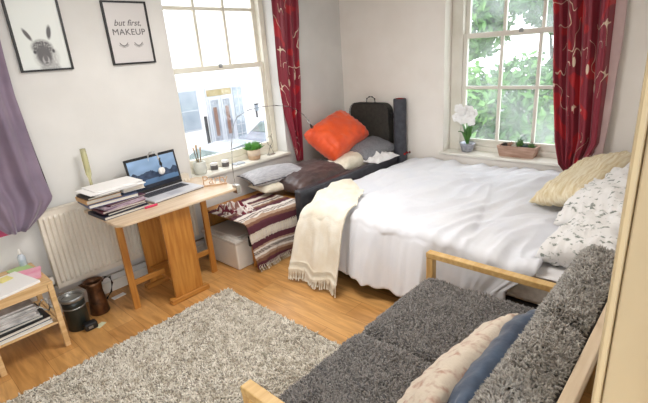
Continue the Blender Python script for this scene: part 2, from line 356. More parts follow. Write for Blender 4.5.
def text_mesh(body, size, extrude=0.0, shear=0.0, spacing=1.0, bevel=0.0):
    c = bpy.data.curves.new('lettering', 'FONT'); c.body = body; c.size = size; c.extrude = extrude; c.shear = shear; c.align_x = 'CENTER'; c.space_character = spacing; c.bevel_depth = bevel
    o = bpy.data.objects.new('lettering', c); COL.objects.link(o); bpy.context.view_layer.update()
    me = bpy.data.meshes.new_from_object(o.evaluated_get(bpy.context.evaluated_depsgraph_get()))
    bpy.data.objects.remove(o); return me

# ------------------------------------------------------------------ room shell
X = 4.155; Y = 3.485; YR = 0.09; ZC = 2.62; TH = 0.26; SW = -0.9
struct(box('floor', M_floor, -1.3, X + TH, -1.2, Y + TH, -0.1, 0, bevel=0))
struct(box('ceiling', M_ceil, -1.3, X + TH, -1.2, Y + TH, ZC, ZC + 0.1, bevel=0))
W1 = (1.955, 3.14, 0.73, 2.5); W2 = (0.83, 2.16, 0.65, 2.45)       # openings
mb = MB()
mb.box(-1.3, W1[0], Y, Y + TH, 0, ZC).box(W1[1], X + TH, Y, Y + TH, 0, ZC).box(W1[0], W1[1], Y, Y + TH, 0, W1[2] - 0.03).box(W1[0], W1[1], Y, Y + TH, W1[3], ZC)
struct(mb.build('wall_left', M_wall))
mb = MB()
mb.box(X, X + TH, YR - TH, W2[0], 0, ZC).box(X, X + TH, W2[1], Y, 0, ZC).box(X, X + TH, W2[0], W2[1], 0, W2[2] - 0.03).box(X, X + TH, W2[0], W2[1], W2[3], ZC)
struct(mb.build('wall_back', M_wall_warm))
struct(MB().box(0.90, X, YR - TH, YR, 0, ZC).build('wall_right', M_wall_warm))
struct(MB().box(-1.3, -1.2, -1.2, Y, 0, ZC).build('wall_front', M_wall))
struct(box('baseboard_left', M_gloss_white, -1.2, X, Y - 0.016, Y, 0, 0.09, bevel=0.004))
struct(box('baseboard_back', M_gloss_white, X - 0.016, X, YR, Y - 0.02, 0, 0.09, bevel=0.004))
# the doorway the picture is taken from
d = bpy.data.objects.new('door_1', None); COL.objects.link(d); d.location = (0.905, YR, 0); struct(d)
M_casing = mat('cream_door_paint', rgb(214, 196, 158), rgb(200, 182, 146), scale=5, rough=0.45, stretch=(1, 1, 0.3))
M_jamb = mat('cream_jamb_paint', rgb(194, 176, 142), rgb(184, 166, 134), scale=5, rough=0.5, stretch=(1, 1, 0.3))
o = MB().box(-0.03, 0.07, 0.0, 0.018, 0, 2.12).build('architrave', M_casing, d, bevel=0.006)
o = MB().box(-0.035, 0.0, -TH, -0.001, 0, 2.1).build('door_jamb', M_jamb, d, bevel=0.003)
o = MB().box(-0.055, -0.036, -TH + 0.05, -0.10, 0, 2.1).build('door_stop', M_jamb, d, bevel=0.003)
struct(MB().box(-1.3, 0.9, YR - TH, YR, 2.15, ZC).build('wall_over_door', M_wall))

# windows ------------------------------------------------------------
def window(name, axis, lo, hi, z0, z1, plane, ms, rail, frame, bars_lower, bars_upper, hbars_lower, hbars_upper, mt):
    """sash window; along 'axis' from lo to hi; plane = wall-depth position of the sash"""
    root = bpy.data.objects.new(name, None); COL.objects.link(root); struct(root)
    root.location = ((lo + hi) / 2, plane, z0) if axis == 'x' else (plane, (lo + hi) / 2, z0)
    c = (lo + hi) / 2
    def B(mb, a0, a1, d0, d1, b0, b1):
        a0 -= c; a1 -= c; b0 -= z0; b1 -= z0
        if axis == 'x': mb.box(a0, a1, d0, d1, b0, b1)
        else: mb.box(d0, d1, a0, a1, b0, b1)
    fr = MB()
    B(fr, lo, lo + frame, -0.05, 0.06, z0 - 0.03, z1); B(fr, hi - frame, hi, -0.05, 0.06, z0 - 0.03, z1); B(fr, lo + frame, hi - frame, -0.048, 0.058, z1 - frame, z1); B(fr, lo + frame, hi - frame, -0.048, 0.058, z0 - 0.03, z0 + 0.05)
    fr.build('window_frame', mt, root, bevel=0.006)
    a, b = lo + frame + 0.0005, hi - frame - 0.0005
    for nm, zlo, zhi, dd, vb, hb, bot, top in (('lower_sash', z0 + 0.05, rail + 0.025, -0.012, bars_lower, hbars_lower, 0.07, 0.045), ('upper_sash', rail - 0.025, z1 - frame, 0.03, bars_upper, hbars_upper, 0.045, 0.05)):
        s = MB(); w = 0.042
        B(s, a, a + w, dd - 0.02, dd + 0.02, zlo, zhi); B(s, b - w, b, dd - 0.02, dd + 0.02, zlo, zhi); B(s, a + w, b - w, dd - 0.0195, dd + 0.0195, zlo, zlo + bot); B(s, a + w, b - w, dd - 0.0195, dd + 0.0195, zhi - top, zhi)
        for q in vb: B(s, q - 0.015, q + 0.015, dd - 0.017, dd + 0.017, zlo + 0.01, zhi - 0.01)
        for q in hb: B(s, a + 0.01, b - 0.01, dd - 0.015, dd + 0.015, q - 0.015, q + 0.015)
        so = s.build(nm, mt, root, bevel=0.004)
        g = MB(); B(g, a + 0.02, b - 0.02, dd - 0.002, dd + 0.002, zlo + 0.02, zhi - 0.02); g.build('pane', M_glass if axis == 'x' else M_glass_hazy, so)
    k = MB(); B(k, c - 0.02, c + 0.02, -0.04, -0.03, rail + 0.0, rail + 0.035); k.build('sash_latch', M_greymetal, root, bevel=0.005)
    return root
W1P = Y + 0.20; W2P = X + 0.20
window('window_1', 'x', W1[0], W1[1], W1[2], W1[3], W1P, None, 1.66, 0.06, [], [2.377, 2.70], [], [2.185], M_cream_gloss)
window('window_2', 'y', W2[0], W2[1], W2[2], W2[3], W2P, None, 1.777, 0.115, [1.323, 1.665], [1.323, 1.665], [1.287], [2.20], M_gloss_white)
struct(box('trim_1', M_gloss_white, W1[0] - 0.03, W1[1] + 0.03, Y - 0.03, W1P - 0.051, W1[2] - 0.03, W1[2], bevel=0.008))
struct(box('trim_2', M_gloss_white, X - 0.03, W2P - 0.051, W2[0] - 0.03, W2[1] + 0.03, W2[2] - 0.03, W2[2], bevel=0.008))
struct(MB().tube([(0.62, Y - 0.03, 0.155), (1.95, Y - 0.03, 0.15)], 0.008).build('trim_3', M_gloss_white, smooth=True))

# unseen ceiling fixture, added to help light the room
t = thing('added_ceiling_light', 'round white ceiling light added out of view above the room as fill', 'ceiling light', (1.7, 1.9, ZC - 0.12))
MB().lathe([(0.05, 0.12), (0.05, 0.03), (0.16, 0.03), (0.17, 0.06), (0.17, 0.10)][::-1], 28).build('ceiling_rose', M_plasticwhite, t, smooth=False)
o = MB().lathe([(0.16, 0.03), (0.165, 0.0), (0.12, -0.03), (0.02, -0.045)], 28).build('diffuser', mat('fill_lamp_diffuser', (1, 0.95, 0.88), rough=0.5, emit=3.0), t, smooth=True)
ld = bpy.data.lights.new('added_ceiling_fill', 'AREA'); ld.shape = 'DISK'; ld.size = 0.9; ld.energy = CEIL_FILL; ld.color = (1.0, 0.975, 0.945)  # broad fill light added below the unseen fixture
lo_ = bpy.data.objects.new('added_ceiling_fill', ld); COL.objects.link(lo_); lo_.location = (1.7, 1.9, ZC - 0.19)

# ------------------------------------------------------------------ outdoors (window 1: street)
M_street = mat('asphalt', rgb(140, 140, 144), rgb(120, 120, 124), scale=3, rough=0.9)
o = box('street_ground', M_street, -30, 45, 4.5, 40, -2.1, -2.02, bevel=0); o['kind'] = 'structure'
M_fac = mat('white_render', rgb(244, 242, 240), rgb(238, 236, 233), scale=1.5, rough=0.9)
FY = 16.0
b = thing('townhouse', 'white rendered townhouse with glazed double door across the street', 'building', (11, FY, -2.5))
def L(x, z): return (x - 11, z + 2.5)
mb = MB(); mb.box(-12, 14, 0, 6, 0, 9.5)
mb.build('wall', M_fac, b)
MB().box(-12, 14, -0.12, 0, 3.62, 3.8).build('string_course', M_fac, b, bevel=0.02)
M_fglass = mat('dim_window_glass', rgb(128, 138, 148), rgb(152, 160, 168), scale=1.5, rough=0.1)
M_fglass2 = mat('door_glass', rgb(112, 114, 124), rgb(152, 156, 164), scale=2.5, rough=0.1)
M_blind = mat('ochre_transom', rgb(136, 118, 66), rgb(160, 142, 96), scale=4, rough=0.7)
M_fwood = mat('white_joinery', rgb(178, 180, 186), rough=0.5)
M_warmin = mat('brown_interior_curtain', rgb(116, 82, 66), rough=0.9)
# door group
x0, x1 = L(10.23, 0)[0], L(11.45, 0)[0]
dr = MB().box(x0 - 0.06, x1 + 0.06, -0.06, 0.02, 0, L(0, 0.72)[1]).build('door_frame', M_fwood, b, bevel=0.01)
MB().box(x0, x1, -0.075, -0.05, L(0, 0.36)[1], L(0, 0.62)[1]).build('transom_light', M_blind, dr)
for i in range(2):
    a = x0 + 0.04 + i * (x1 - x0) / 2; w_ = (x1 - x0) / 2 - 0.08
    lf = MB().box(a, a + w_, -0.085, -0.05, 0.05, L(0, 0.28)[1]).build('door_leaf', M_fwood, b, bevel=0.01)
    MB().box(a + 0.08, a + w_ - 0.08, -0.095, -0.06, 0.6, L(0, 0.2)[1]).build('door_glass', M_fglass2, lf)
    MB().box(a + 0.16, a + w_ - 0.2, -0.105, -0.07, 1.2, L(0, -0.1)[1]).build('door_curtain', M_warmin, lf)
def fwin(xa, xb, za, zb, rows, cols, name='window'):
    f = MB().box(xa - 0.06, xb + 0.06, -0.05, 0.02, za - 0.06, zb + 0.06).build(name, M_fwood, b, bevel=0.01)
    MB().box(xa, xb, -0.065, -0.03, za, zb).build('pane', M_fglass, f)
    g = MB()
    for i in range(1, cols): g.box(xa + (xb - xa) * i / cols - 0.015, xa + (xb - xa) * i / cols + 0.015, -0.08, -0.05, za, zb)
    for i in range(1, rows): g.box(xa, xb, -0.08, -0.05, za + (zb - za) * i / rows - 0.015, za + (zb - za) * i / rows + 0.015)
    if rows + cols > 2: g.build('glazing_bar', M_fwood, f)
fwin(L(11.55, 0)[0], L(12.0, 0)[0], 0.7, L(0, 0.62)[1], 6, 2, 'sidelight')
fwin(L(8.6, 0)[0], L(9.75, 0)[0], L(0, -0.85)[1], L(0, 0.66)[1], 2, 1)
fwin(L(13.6, 0)[0], L(14.7, 0)[0], L(0, -0.85)[1], L(0, 0.66)[1], 2, 1)
fwin(L(13.6, 0)[0], L(14.7, 0)[0], 4.6, 6.4, 2, 2)
MB().box(L(9.98, 0)[0], L(10.05, 0)[0], -0.12, 0, L(0, -1.6)[1], L(0, -0.4)[1]).build('drainpipe', M_blackmetal, b)
fl = thing('wall_lantern', 'small dark lantern on white townhouse wall beside the door', 'lantern', (12.75, FY - 0.08, -0.55))
MB().box(-0.06, 0.06, -0.06, 0.06, 0, 0.28).build('lantern_glass', M_fglass, fl, bevel=0.01); MB().box(-0.08, 0.08, -0.08, 0.08, 0.28, 0.33).build('lantern_cap', M_blackmetal, fl, bevel=0.01); MB().box(-0.015, 0.015, 0.0, 0.08, -0.3, 0.0).build('bracket', M_blackmetal, fl)
M_car = mat('silver_car_paint', rgb(142, 146, 154), rough=0.25, metal=0.3)
M_car2 = mat('pale_grey_car_paint', rgb(124, 130, 142), rough=0.25, metal=0.3)
M_cglass = mat('car_glass', rgb(60, 74, 72), rgb(92, 108, 104), scale=4, rough=0.08)
M_tyre = mat('tyre_rubber', (0.03, 0.03, 0.03), rough=0.8)
def car(name, label, loc, paint_m, rot=0):
    c = thing(name, label, 'car', loc, rot)
    prof = [(-2.1, 0.35), (-2.15, 0.75), (-1.95, 0.95), (-1.5, 1.0), (-0.95, 1.4), (-0.3, 1.47), (0.4, 1.42), (1.05, 1.0), (1.75, 0.88), (2.1, 0.7), (2.12, 0.35)]
    mb = MB(); n = len(prof); ys = [(-0.86, 0.0), (-0.84, 0.0), (0.84, 0), (0.86, 0)]
    rings = []
    for y, inset in ((-0.80, .06), (-0.86, 0), (0.86, 0), (0.80, .06)):
        rings.append([(x * (1 - inset * 0.2), y * (1 - 0.22 * max(0, (z - 0.95) / 0.5)), z - (0.03 if inset else 0)) for x, z in prof])
    vs = [p for r in rings for p in r]; fs = [tuple(range(n))[::-1], tuple(range(3 * n, 4 * n))]
    for k in range(3):
        for i in range(n): fs.append((k * n + i, k * n + (i + 1) % n, (k + 1) * n + (i + 1) % n, (k + 1) * n + i))
    mb.add(vs, fs).build('car_body', paint_m, c, bevel=0.05, seg=3, smooth=False)
    for s_ in (-1, 1):
        poly = [(-1.25, 1.03), (-0.85, 1.34), (-0.3, 1.39), (-0.3, 1.03)]
        poly2 = [(-0.22, 1.03), (-0.22, 1.39), (0.35, 1.35), (0.85, 1.03)]
        for q in (poly, poly2):
            m2 = MB(); m2.add([(x, s_ * (0.878 * (1 - 0.22 * max(0, (z - 0.95) / 0.5))), z) for x, z in q] + [(x, s_ * (0.855 * (1 - 0.22 * max(0, (z - 0.95) / 0.5))), z) for x, z in q], [(0, 1, 2, 3), (7, 6, 5, 4), (0, 4, 5, 1), (1, 5, 6, 2), (2, 6, 7, 3), (3, 7, 4, 0)]); m2.build('side_window', M_cglass, c)
        m2 = MB().box(0.75, 0.95, 0.86 if s_ > 0 else -1.0, 1.0 if s_ > 0 else -0.86, 0.98, 1.1).build('wing_mirror', paint_m, c, bevel=0.03)
        for wx in (-1.3, 1.3):
            wh = MB().tube([(wx, s_ * 0.72, 0.31), (wx, s_ * 0.89, 0.31)], 0.31, 20).build('wheel', M_tyre, c, bevel=0.02)
            MB().tube([(wx, s_ * 0.88, 0.31), (wx, s_ * 0.905, 0.31)], 0.19, 14).build('hubcap', M_car, wh)
    def slab(a, b_, wa, wb, nm):
        (xa, za), (xb, zb) = a, b_
        dx, dz = xb - xa, zb - za; l_ = math.hypot(dx, dz); nx, nz_ = -dz / l_ * 0.012, dx / l_ * 0.012
        if nz_ < 0: nx, nz_ = -nx, -nz_
        vs = [(xa + nx, -wa, za + nz_), (xa + nx, wa, za + nz_), (xb + nx, wb, zb + nz_), (xb + nx, -wb, zb + nz_), (xa - nx, -wa, za - nz_), (xa - nx, wa, za - nz_), (xb - nx, wb, zb - nz_), (xb - nx, -wb, zb - nz_)]
        MB().add(vs, [(0, 1, 2, 3), (7, 6, 5, 4), (0, 4, 5, 1), (1, 5, 6, 2), (2, 6, 7, 3), (3, 7, 4, 0)]).build(nm, M_cglass, c)
    slab((0.47, 1.38), (0.98, 1.05), 0.62, 0.74, 'windscreen'); slab((-1.4, 1.08), (-1.0, 1.36), 0.72, 0.62, 'rear_window')
    MB().box(2.05, 2.13, -0.75, -0.45, 0.6, 0.72).build('headlamp', M_fglass, c, bevel=0.02); MB().box(2.05, 2.13, 0.45, 0.75, 0.6, 0.72).build('headlamp', M_fglass, c, bevel=0.02)
    return c
car('parked_car', 'silver hatchback parked in the street, nearer the left window frame', (7.6, 10.6, -2.02), M_car, 0.0)
car('parked_car', 'pale grey car parked in the street behind the green sill plant', (11.9, 12.9, -2.02), M_car2, 0.05)

# outdoors (window 2: garden)
o = box('garden_ground', mat('lawn', rgb(120, 150, 84), rgb(96, 128, 66), scale=3, rough=1), 4.9, 30, -12, 4.4, -2.62, -2.5, bevel=0); o['kind'] = 'structure'
M_gl = mat('foliage_mid', rgb(84, 136, 62), rgb(128, 172, 90), scale=2.0, rough=0.6)
M_gl2 = mat('foliage_dark', rgb(56, 100, 50), rgb(98, 144, 72), scale=2.0, rough=0.6)
M_bark = mat('bark', rgb(96, 80, 66), rough=0.95)
def foliage(name, label, base, blobs, m, n, seed, size=0.10):
    r = thing(name, label, name.split('_')[-1], base)
    g = np.random.default_rng(seed); P = []
    for cx, cy, cz, rad in blobs:
        k = int(1.7 * n * rad * rad / sum(q[3] ** 2 for q in blobs)); d = g.normal(0, 1, (k, 3)); d /= np.linalg.norm(d, axis=1)[:, None]
        P.append(np.array([cx, cy, cz]) + d * rad * g.uniform(0.55, 1.05, (k, 1)) * np.array([1, 1, 0.9]))
    P = np.concatenate(P); k = len(P)
    u = g.normal(0, 1, (k, 3)); u /= np.linalg.norm(u, axis=1)[:, None]; w = np.cross(u, g.normal(0, 1, (k, 3))); w /= np.linalg.norm(w, axis=1)[:, None]
    s = size * g.uniform(0.6, 1.3, (k, 1)); nn = np.cross(u, w) * s * 0.15
    V = np.stack([P - u * s, P + w * s * 0.45 + nn, P + u * s, P - w * s * 0.45 + nn], 1).reshape(-1, 3)
    me = bpy.data.meshes.new('leaves'); F = (np.arange(k)[:, None] * 4 + np.array([0, 1, 2, 3])).tolist(); me.from_pydata(V.tolist(), [], F)
    link_mesh('leaves', me, m, r)
    cz = blobs[0][2]
    mb = MB(); mb.tube([(0, 0, 0), (0.05, 0.02, cz * 0.5), (0, 0, cz)], [0.14, 0.1, 0.05], 8)
    for cx, cy, c2, rad in blobs[1:]: mb.tube([(0, 0, c2 * 0.5), (cx * 0.6, cy * 0.6, c2 * 0.8), (cx, cy, c2)], [0.06, 0.04, 0.02], 6)
    mb.build('trunk', M_bark, r, smooth=True)
foliage('garden_shrub', 'leafy green bush outside, behind the white orchid', (8.2, 4.3, -2.5), [(0, 0, 3.0, 1.1), (0.1, 0.3, 1.3, 1.1), (-0.3, -0.5, 1.9, 0.8)], M_gl, 3600, 3)
foliage('garden_shrub', 'bright green bush outside, behind the brown sill trough', (8.9, 2.8, -2.5), [(0, 0, 2.9, 1.15), (0.2, -0.7, 1.5, 1.0), (-0.2, 0.6, 1.4, 1.0)], M_gl2, 3800, 4)
foliage('garden_shrub', 'green bush outside, beside the right red curtain', (8.2, 1.2, -2.5), [(0, 0, 3.0, 1.1), (0.2, 0.1, 1.3, 1.1), (0, -0.7, 1.9, 0.9)], M_gl, 3400, 5)
foliage('garden_tree', 'tall tree outside, filling the upper left window panes', (10.6, 5.9, -2.5), [(0, 0, 5.6, 1.3), (0.3, -0.9, 4.7, 1.0), (0.2, 0.9, 4.8, 1.1), (-0.4, -0.6, 6.6, 0.9)], M_gl, 4200, 6, 0.15)
foliage('garden_tree', 'tall tree outside, behind the upper right window panes', (10.6, 2.9, -2.5), [(0, 0, 5.5, 1.2), (0.1, -0.9, 4.7, 1.1), (0, 0.5, 6.5, 0.7), (-0.3, -1.1, 6.2, 0.9)], M_gl2, 4200, 8, 0.15)
gw = MB().box(0, 0.25, -4.2, 4.2, 0, 2.9).build('garden_wall', mat('pale_garden_wall', rgb(214, 214, 206), rgb(196, 196, 186), scale=2, rough=0.95), loc=(11.6, 0.0, -2.5)); tag(gw, 'pale rendered garden wall behind the bushes', 'wall')

# ------------------------------------------------------------------ rug
def rug():
    x0, x1, y0, y1 = -0.55, 1.64, 0.7, 2.68
    cx, cy = (x0 + x1) / 2, (y0 + y1) / 2
    r = thing('shaggy_rug', 'large cream and grey shaggy rug on the wooden floor', 'rug', (cx, cy, 0))
    MB().grid(lambda u, v: ((x0 - cx) + u * (x1 - x0) + 0.008 * nz(u * 9, v * 9, 4), (y0 - cy) + v * (y1 - y0) + 0.012 * nz(u * 9, v * 9, 2), 0.012), 60, 60).build('backing', M_rugbase, r, loc=(0, 0, 0), thick=0.01)
    g = np.random.default_rng(3); n = 62000
    P = np.stack([g.uniform(x0 - cx, x1 - cx, n), g.uniform(y0 - cy, y1 - cy, n), np.full(n, 0.014)], 1)
    # only the part in front of the camera needs pile
    wx, wy = P[:, 0] + cx, P[:, 1] + cy
    k = (wx + wy) > 1.2
    P = P[k]; N = np.tile([0, 0, 1.0], (len(P), 1))
    # swirling lie of the pile
    N[:, 0] += 0.8 * np.sin(P[:, 1] * 9 + 2 * np.sin(P[:, 0] * 5)); N[:, 1] += 0.8 * np.cos(P[:, 0] * 8 + 2 * np.sin(P[:, 1] * 6)); N /= np.linalg.norm(N, axis=1)[:, None]
    tufts('pile', P, N, M_rugpile, r, length=0.026, width=0.0044, lean=0.6, seed=5, curl=1.0)
rug()

# ------------------------------------------------------------------ radiator
def radiator():
    x0, x1, y0, y1, z0, z1 = 0.697, 1.87, Y - 0.095, Y - 0.03, 0.225, 0.81
    r = thing('radiator', 'white ribbed panel radiator on the wall behind the table', 'radiator', ((x0 + x1) / 2, (y0 + y1) / 2, z0))
    cx = (x0 + x1) / 2; cy = (y0 + y1) / 2; pitch = 0.0335; n = int((x1 - x0) / pitch)
    prof = [(x0 - cx, 0)]
    for i in range(n):
        a = x0 - cx + 0.02 + i * pitch
        prof += [(a, 0), (a + 0.007, -0.017), (a + 0.017, -0.017), (a + 0.024, 0)]
    prof.append((x1 - cx, 0))
    mb = MB(); H = z1 - z0
    def panel(yf):
        vs = []; fs = []; lv = [(0, 0.0), (0.035, 0.0), (0.055, 1), (H - 0.055, 1), (H - 0.035, 0), (H - 0.004, 0.0), (H, -0.4)]
        for z, k in lv:
            for px, py in prof: vs.append((px, yf - cy + (py * k if k >= 0 else 0.006), z))
        m_ = len(prof)
        for j in range(len(lv) - 1):
            for i in range(m_ - 1): fs.append((j * m_ + i, j * m_ + i + 1, (j + 1) * m_ + i + 1, (j + 1) * m_ + i))
        return vs, fs
    v, f = panel(y0 + 0.012); MB().add(v, f).build('front_panel', M_rad, r, thick=0.0035)
    MB().box(x0 - cx + 0.004, x1 - cx - 0.004, 0.018, 0.03, 0.0, H).build('back_panel', M_rad, r)
    mb = MB().box(x0 - cx, x1 - cx, y0 + 0.008 - cy, y1 - cy, H, H + 0.004)
    for i in range(28):
        a = x0 - cx + 0.02 + i * (x1 - x0 - 0.04) / 28; mb.box(a, a + 0.03, y0 + 0.018 - cy, y1 - cy - 0.01, H + 0.004, H + 0.007)
    mb.build('top_grille', M_rad, r)
    MB().box(x0 - cx - 0.003, x0 - cx, y0 + 0.006 - cy, y1 - cy, 0, H).build('side_panel', M_rad, r, bevel=0.001); MB().box(x1 - cx, x1 - cx + 0.003, y0 + 0.006 - cy, y1 - cy, 0, H).build('side_panel', M_rad, r, bevel=0.001)
    mb = MB().tube([(x0 - cx - 0.03, 0, 0.04), (x0 - cx - 0.03, 0, -0.225)], 0.008).tube([(x0 - cx - 0.03, 0, 0.03), (x0 - cx + 0.02, 0, 0.03)], 0.009)
    mb.build('pipe', M_gloss_white, r, smooth=True); MB().lathe([(0.012, 0.04), (0.018, 0.05), (0.018, 0.09), (0.012, 0.1)], 14, (x0 - cx - 0.03, 0, 0)).build('valve', M_plasticwhite, r, smooth=True)
    for q in (-0.4, 0.4): MB().box(q - 0.02, q + 0.02, y1 - cy - 0.005, y1 - cy + 0.028, 0.1, H - 0.1).build('wall_bracket', M_rad, r)
radiator()

# ------------------------------------------------------------------ curtains
def curtain(name, label, m, axis, fixed, rows, folds, depth, lining=None, edge=None, nu=90, nv=70, phase=0.0, away=1):
    """rows: list of (z, lo, hi, offset) from top to bottom, lo..hi along the axis"""
    rows = sorted(rows, reverse=True)
    def at(z):
        for a, b in zip(rows, rows[1:]):
            if a[0] >= z >= b[0]:
                t = (a[0] - z) / (a[0] - b[0]); return [a[i] + (b[i] - a[i]) * t for i in range(1, 4)]
        return rows[-1][1:]
    zt, zb = rows[0][0], rows[-1][0]
    lo0 = rows[0][1]; z00 = zb
    org = ((lo0 + rows[0][2]) / 2, fixed) if axis == 'x' else (fixed, (lo0 + rows[0][2]) / 2)
    def fn(u, v):
        z = zt + (zb - zt) * v; lo, hi, off = at(z)
        a = lo + (hi - lo) * u; w = depth * (0.55 + 0.45 * min(1, (hi - lo) / (rows[0][2] - rows[0][1] + 1e-6)))
        q = w * (math.sin(u * folds * 2 * PI + phase + 0.8 * nz(u * 2, v * 1.6, 5)) + 0.4 * math.sin(u * folds * 4.3 * PI + 2 * v)) + off + 0.02 * nz(u * 3, v * 4, 8)
        if axis == 'x': return (a - org[0], fixed + q - org[1], z - zb)
        return (fixed + q - org[0], a - org[1], z - zb)
    mb = MB().grid(fn, nu, nv)
    o = mb.build(name, m, loc=(org[0], org[1], zb), smooth=True, thick=0.004, fix=False)
    uv = o.data.uv_layers.new(name='UVMap'); wid = (rows[0][2] - rows[0][1]) * 1.5
    for p in o.data.polygons:
        for li, vi in zip(p.loop_indices, p.vertices):
            i = vi % (nu + 1); j = vi // (nu + 1); uv.data[li].uv = (i / nu * wid, j / nv * (zt - zb))
    return o
c1 = curtain('window_curtain', 'dark red patterned curtain hanging at the left window, tucked behind the cushions', M_curtain, 'x', Y - 0.075,
             [(2.5, 3.08, 3.47, 0), (2.0, 3.08, 3.43, 0), (1.47, 3.07, 3.385, 0), (1.15, 3.10, 3.34, 0), (0.9, 3.16, 3.31, -0.01), (0.62, 3.20, 3.27, -0.02)], 3.2, 0.026, phase=0.6)
tag(c1, c1.get('label') or 'dark red patterned curtain at the left window, gathered narrow above the orange pillow', 'curtain')
c2 = curtain('window_curtain', '', M_curtain, 'y', X - 0.10,
             [(2.5, 0.74, 1.19, 0), (2.0, 0.74, 1.165, 0), (1.29, 0.72, 1.10, 0), (0.87, 0.72, 1.05, 0), (0.68, 0.80, 1.0, -0.02), (0.60, 0.84, 0.93, -0.03)], 3.6, 0.035, phase=2.0)
tag(c2, 'dark red curtain with cream leaf outlines at the right window above the bed', 'curtain')
ML = mat('pink_curtain_lining', rgb(214, 188, 186), rgb(200, 172, 172), scale=5, rough=0.8)
ln = MB().grid(lambda u, v: (0.0 + 0.012 * math.sin(v * 5) + 0.02 * u, -0.215 - 0.05 * u - 0.03 * math.sin(v * 3) * u + 0.01 * nz(u, v * 4), 1.88 * (1 - v)), 6, 40).build('lining', ML, c2, loc=(0.02, 0, 0.02), smooth=True, thick=0.004)
MP = mat('lilac_satin', rgb(138, 120, 138), rgb(114, 98, 118), scale=4, rough=0.5, sheen=0.4)
c3 = curtain('side_curtain', '', MP, 'x', Y - 0.085, [(2.5, 0.30, 0.80, 0), (1.6, 0.32, 0.775, 0), (1.05, 0.36, 0.80, -0.01), (0.90, 0.40, 0.815, -0.03), (0.82, 0.44, 0.74, -0.04), (0.735, 0.50, 0.62, -0.05)], 2.2, 0.03, phase=1.0)
tag(c3, 'lilac satin curtain hanging by the wall left of the alpaca poster', 'curtain')
MB().tube([(0.82, Y - 0.05, 0.90), (0.775, Y - 0.05, 1.6), (0.74, Y - 0.05, 2.4)], 0.005).build('trim_cord', mat('dark_purple_cord', rgb(66, 46, 62), rough=0.8), smooth=True)
bpy.data.objects['trim_cord'].parent = c3; bpy.data.objects['trim_cord'].location = (-c3.location[0], -c3.location[1], -c3.location[2]); bpy.data.objects['trim_cord'].name = 'dark_edging'

# ------------------------------------------------------------------ posters
def poster(label, x0, x1, z0, z1, fn, nm='framed_poster'):
    r = thing(nm, label, 'poster', ((x0 + x1) / 2, Y - 0.001, z0)); w = x1 - x0; h = z1 - z0
    f = MB().box(-w/2, w/2, -0.02, 0, 0, 0.013).box(-w/2, w/2, -0.02, 0, h - 0.013, h).box(-w/2, -w/2 + 0.013, -0.02, 0, 0.013, h - 0.013).box(w/2 - 0.013, w/2, -0.02, 0, 0.013, h - 0.013)
    f.build('frame', M_black, r)
    p = MB().grid(lambda u, v: (-w/2 + 0.012 + u * (w - 0.024), -0.010, 0.012 + v * (h - 0.024)), 110, 150).build('print', attr_mat('printed_paper', rough=0.35), r, fix=False)
    p.name = 'printed_sheet'; paint(p, fn); return r
def ell(x, z, cx, cz, a, b, rot=0.0, soft=0.15):
    dx, dz = x - cx, z - cz; c, s = math.cos(rot), math.sin(rot); u = (dx * c + dz * s) / a; v = (-dx * s + dz * c) / b
    d = math.hypot(u, v); return max(0.0, min(1.0, (1 - d) / soft))
def alpaca(co):
    x, z = co.x + 0.0, co.z / 1.05
    bg_ = np.array(rgb(226, 230, 226)); c = bg_.copy()
    def over(col, k):
        nonlocal c; c = c * (1 - k) + np.array(col) * k
    fz = 0.75 + 0.5 * nz(x * 90, z * 90, 1)
    over(rgb(150, 150, 150), ell(x, z, 0.02, 0.00, 0.075, 0.075, 0, 0.3) * min(1, fz * 1.0))
    over(rgb(176, 176, 174), ell(x, z, 0.012, 0.085, 0.088, 0.09, 0, 0.35) * fz * 0.9)
    over(rgb(84, 82, 84), ell(x, z, -0.072, 0.222, 0.015, 0.050, 0.50, 0.4))
    over(rgb(84, 82, 84), ell(x, z, 0.060, 0.235, 0.017, 0.052, -0.22, 0.4))
    over(rgb(92, 90, 92), ell(x, z, -0.002, 0.145, 0.074, 0.055, 0, 0.35) * min(1, fz * 1.2))
    over(rgb(98, 96, 98), ell(x, z, 0.0, 0.095, 0.056, 0.07, 0, 0.35))
    over(rgb(66, 66, 68), ell(x, z, -0.052, 0.118, 0.013, 0.015, 0, 0.6)); over(rgb(66, 66, 68), ell(x, z, 0.062, 0.122, 0.012, 0.017, 0, 0.6))
    over(rgb(178, 176, 176), ell(x, z, 0.004, 0.066, 0.026, 0.034, 0, 0.35)); over(rgb(104, 102, 104), ell(x, z, 0.004, 0.080, 0.015, 0.03, 0, 0.35)); over(rgb(60, 60, 62), ell(x, z, 0.004, 0.05, 0.016, 0.005, 0, 0.5))
    return c
poster('black framed alpaca head print on the wall, left of the lettered poster', 0.862, 1.185, 1.738, 2.24, alpaca)
p2 = poster('black framed lettered print reading but first makeup, beside the window', 1.468, 1.808, 1.745, 2.195, lambda co: np.array(rgb(214, 210, 208)))
M_ink = mat('grey_ink', rgb(92, 88, 90), rough=0.6)
w = 0.34
def letter(body, size, z, shear=0.0, sp=1.0, nm='lettering', sx=1.0):
    me = text_mesh(body, size, 0.0006, shear, sp); o = link_mesh(nm, me, M_ink, p2, loc=(0.0, -0.0115, z), rot=(PI/2, 0, 0)); o.scale = (sx, 1, 1); return o
letter('but first,', 0.062, 0.278, 0.35, 1.0); letter('MAKEUP', 0.062, 0.213, 0, 1.05, sx=1.05)
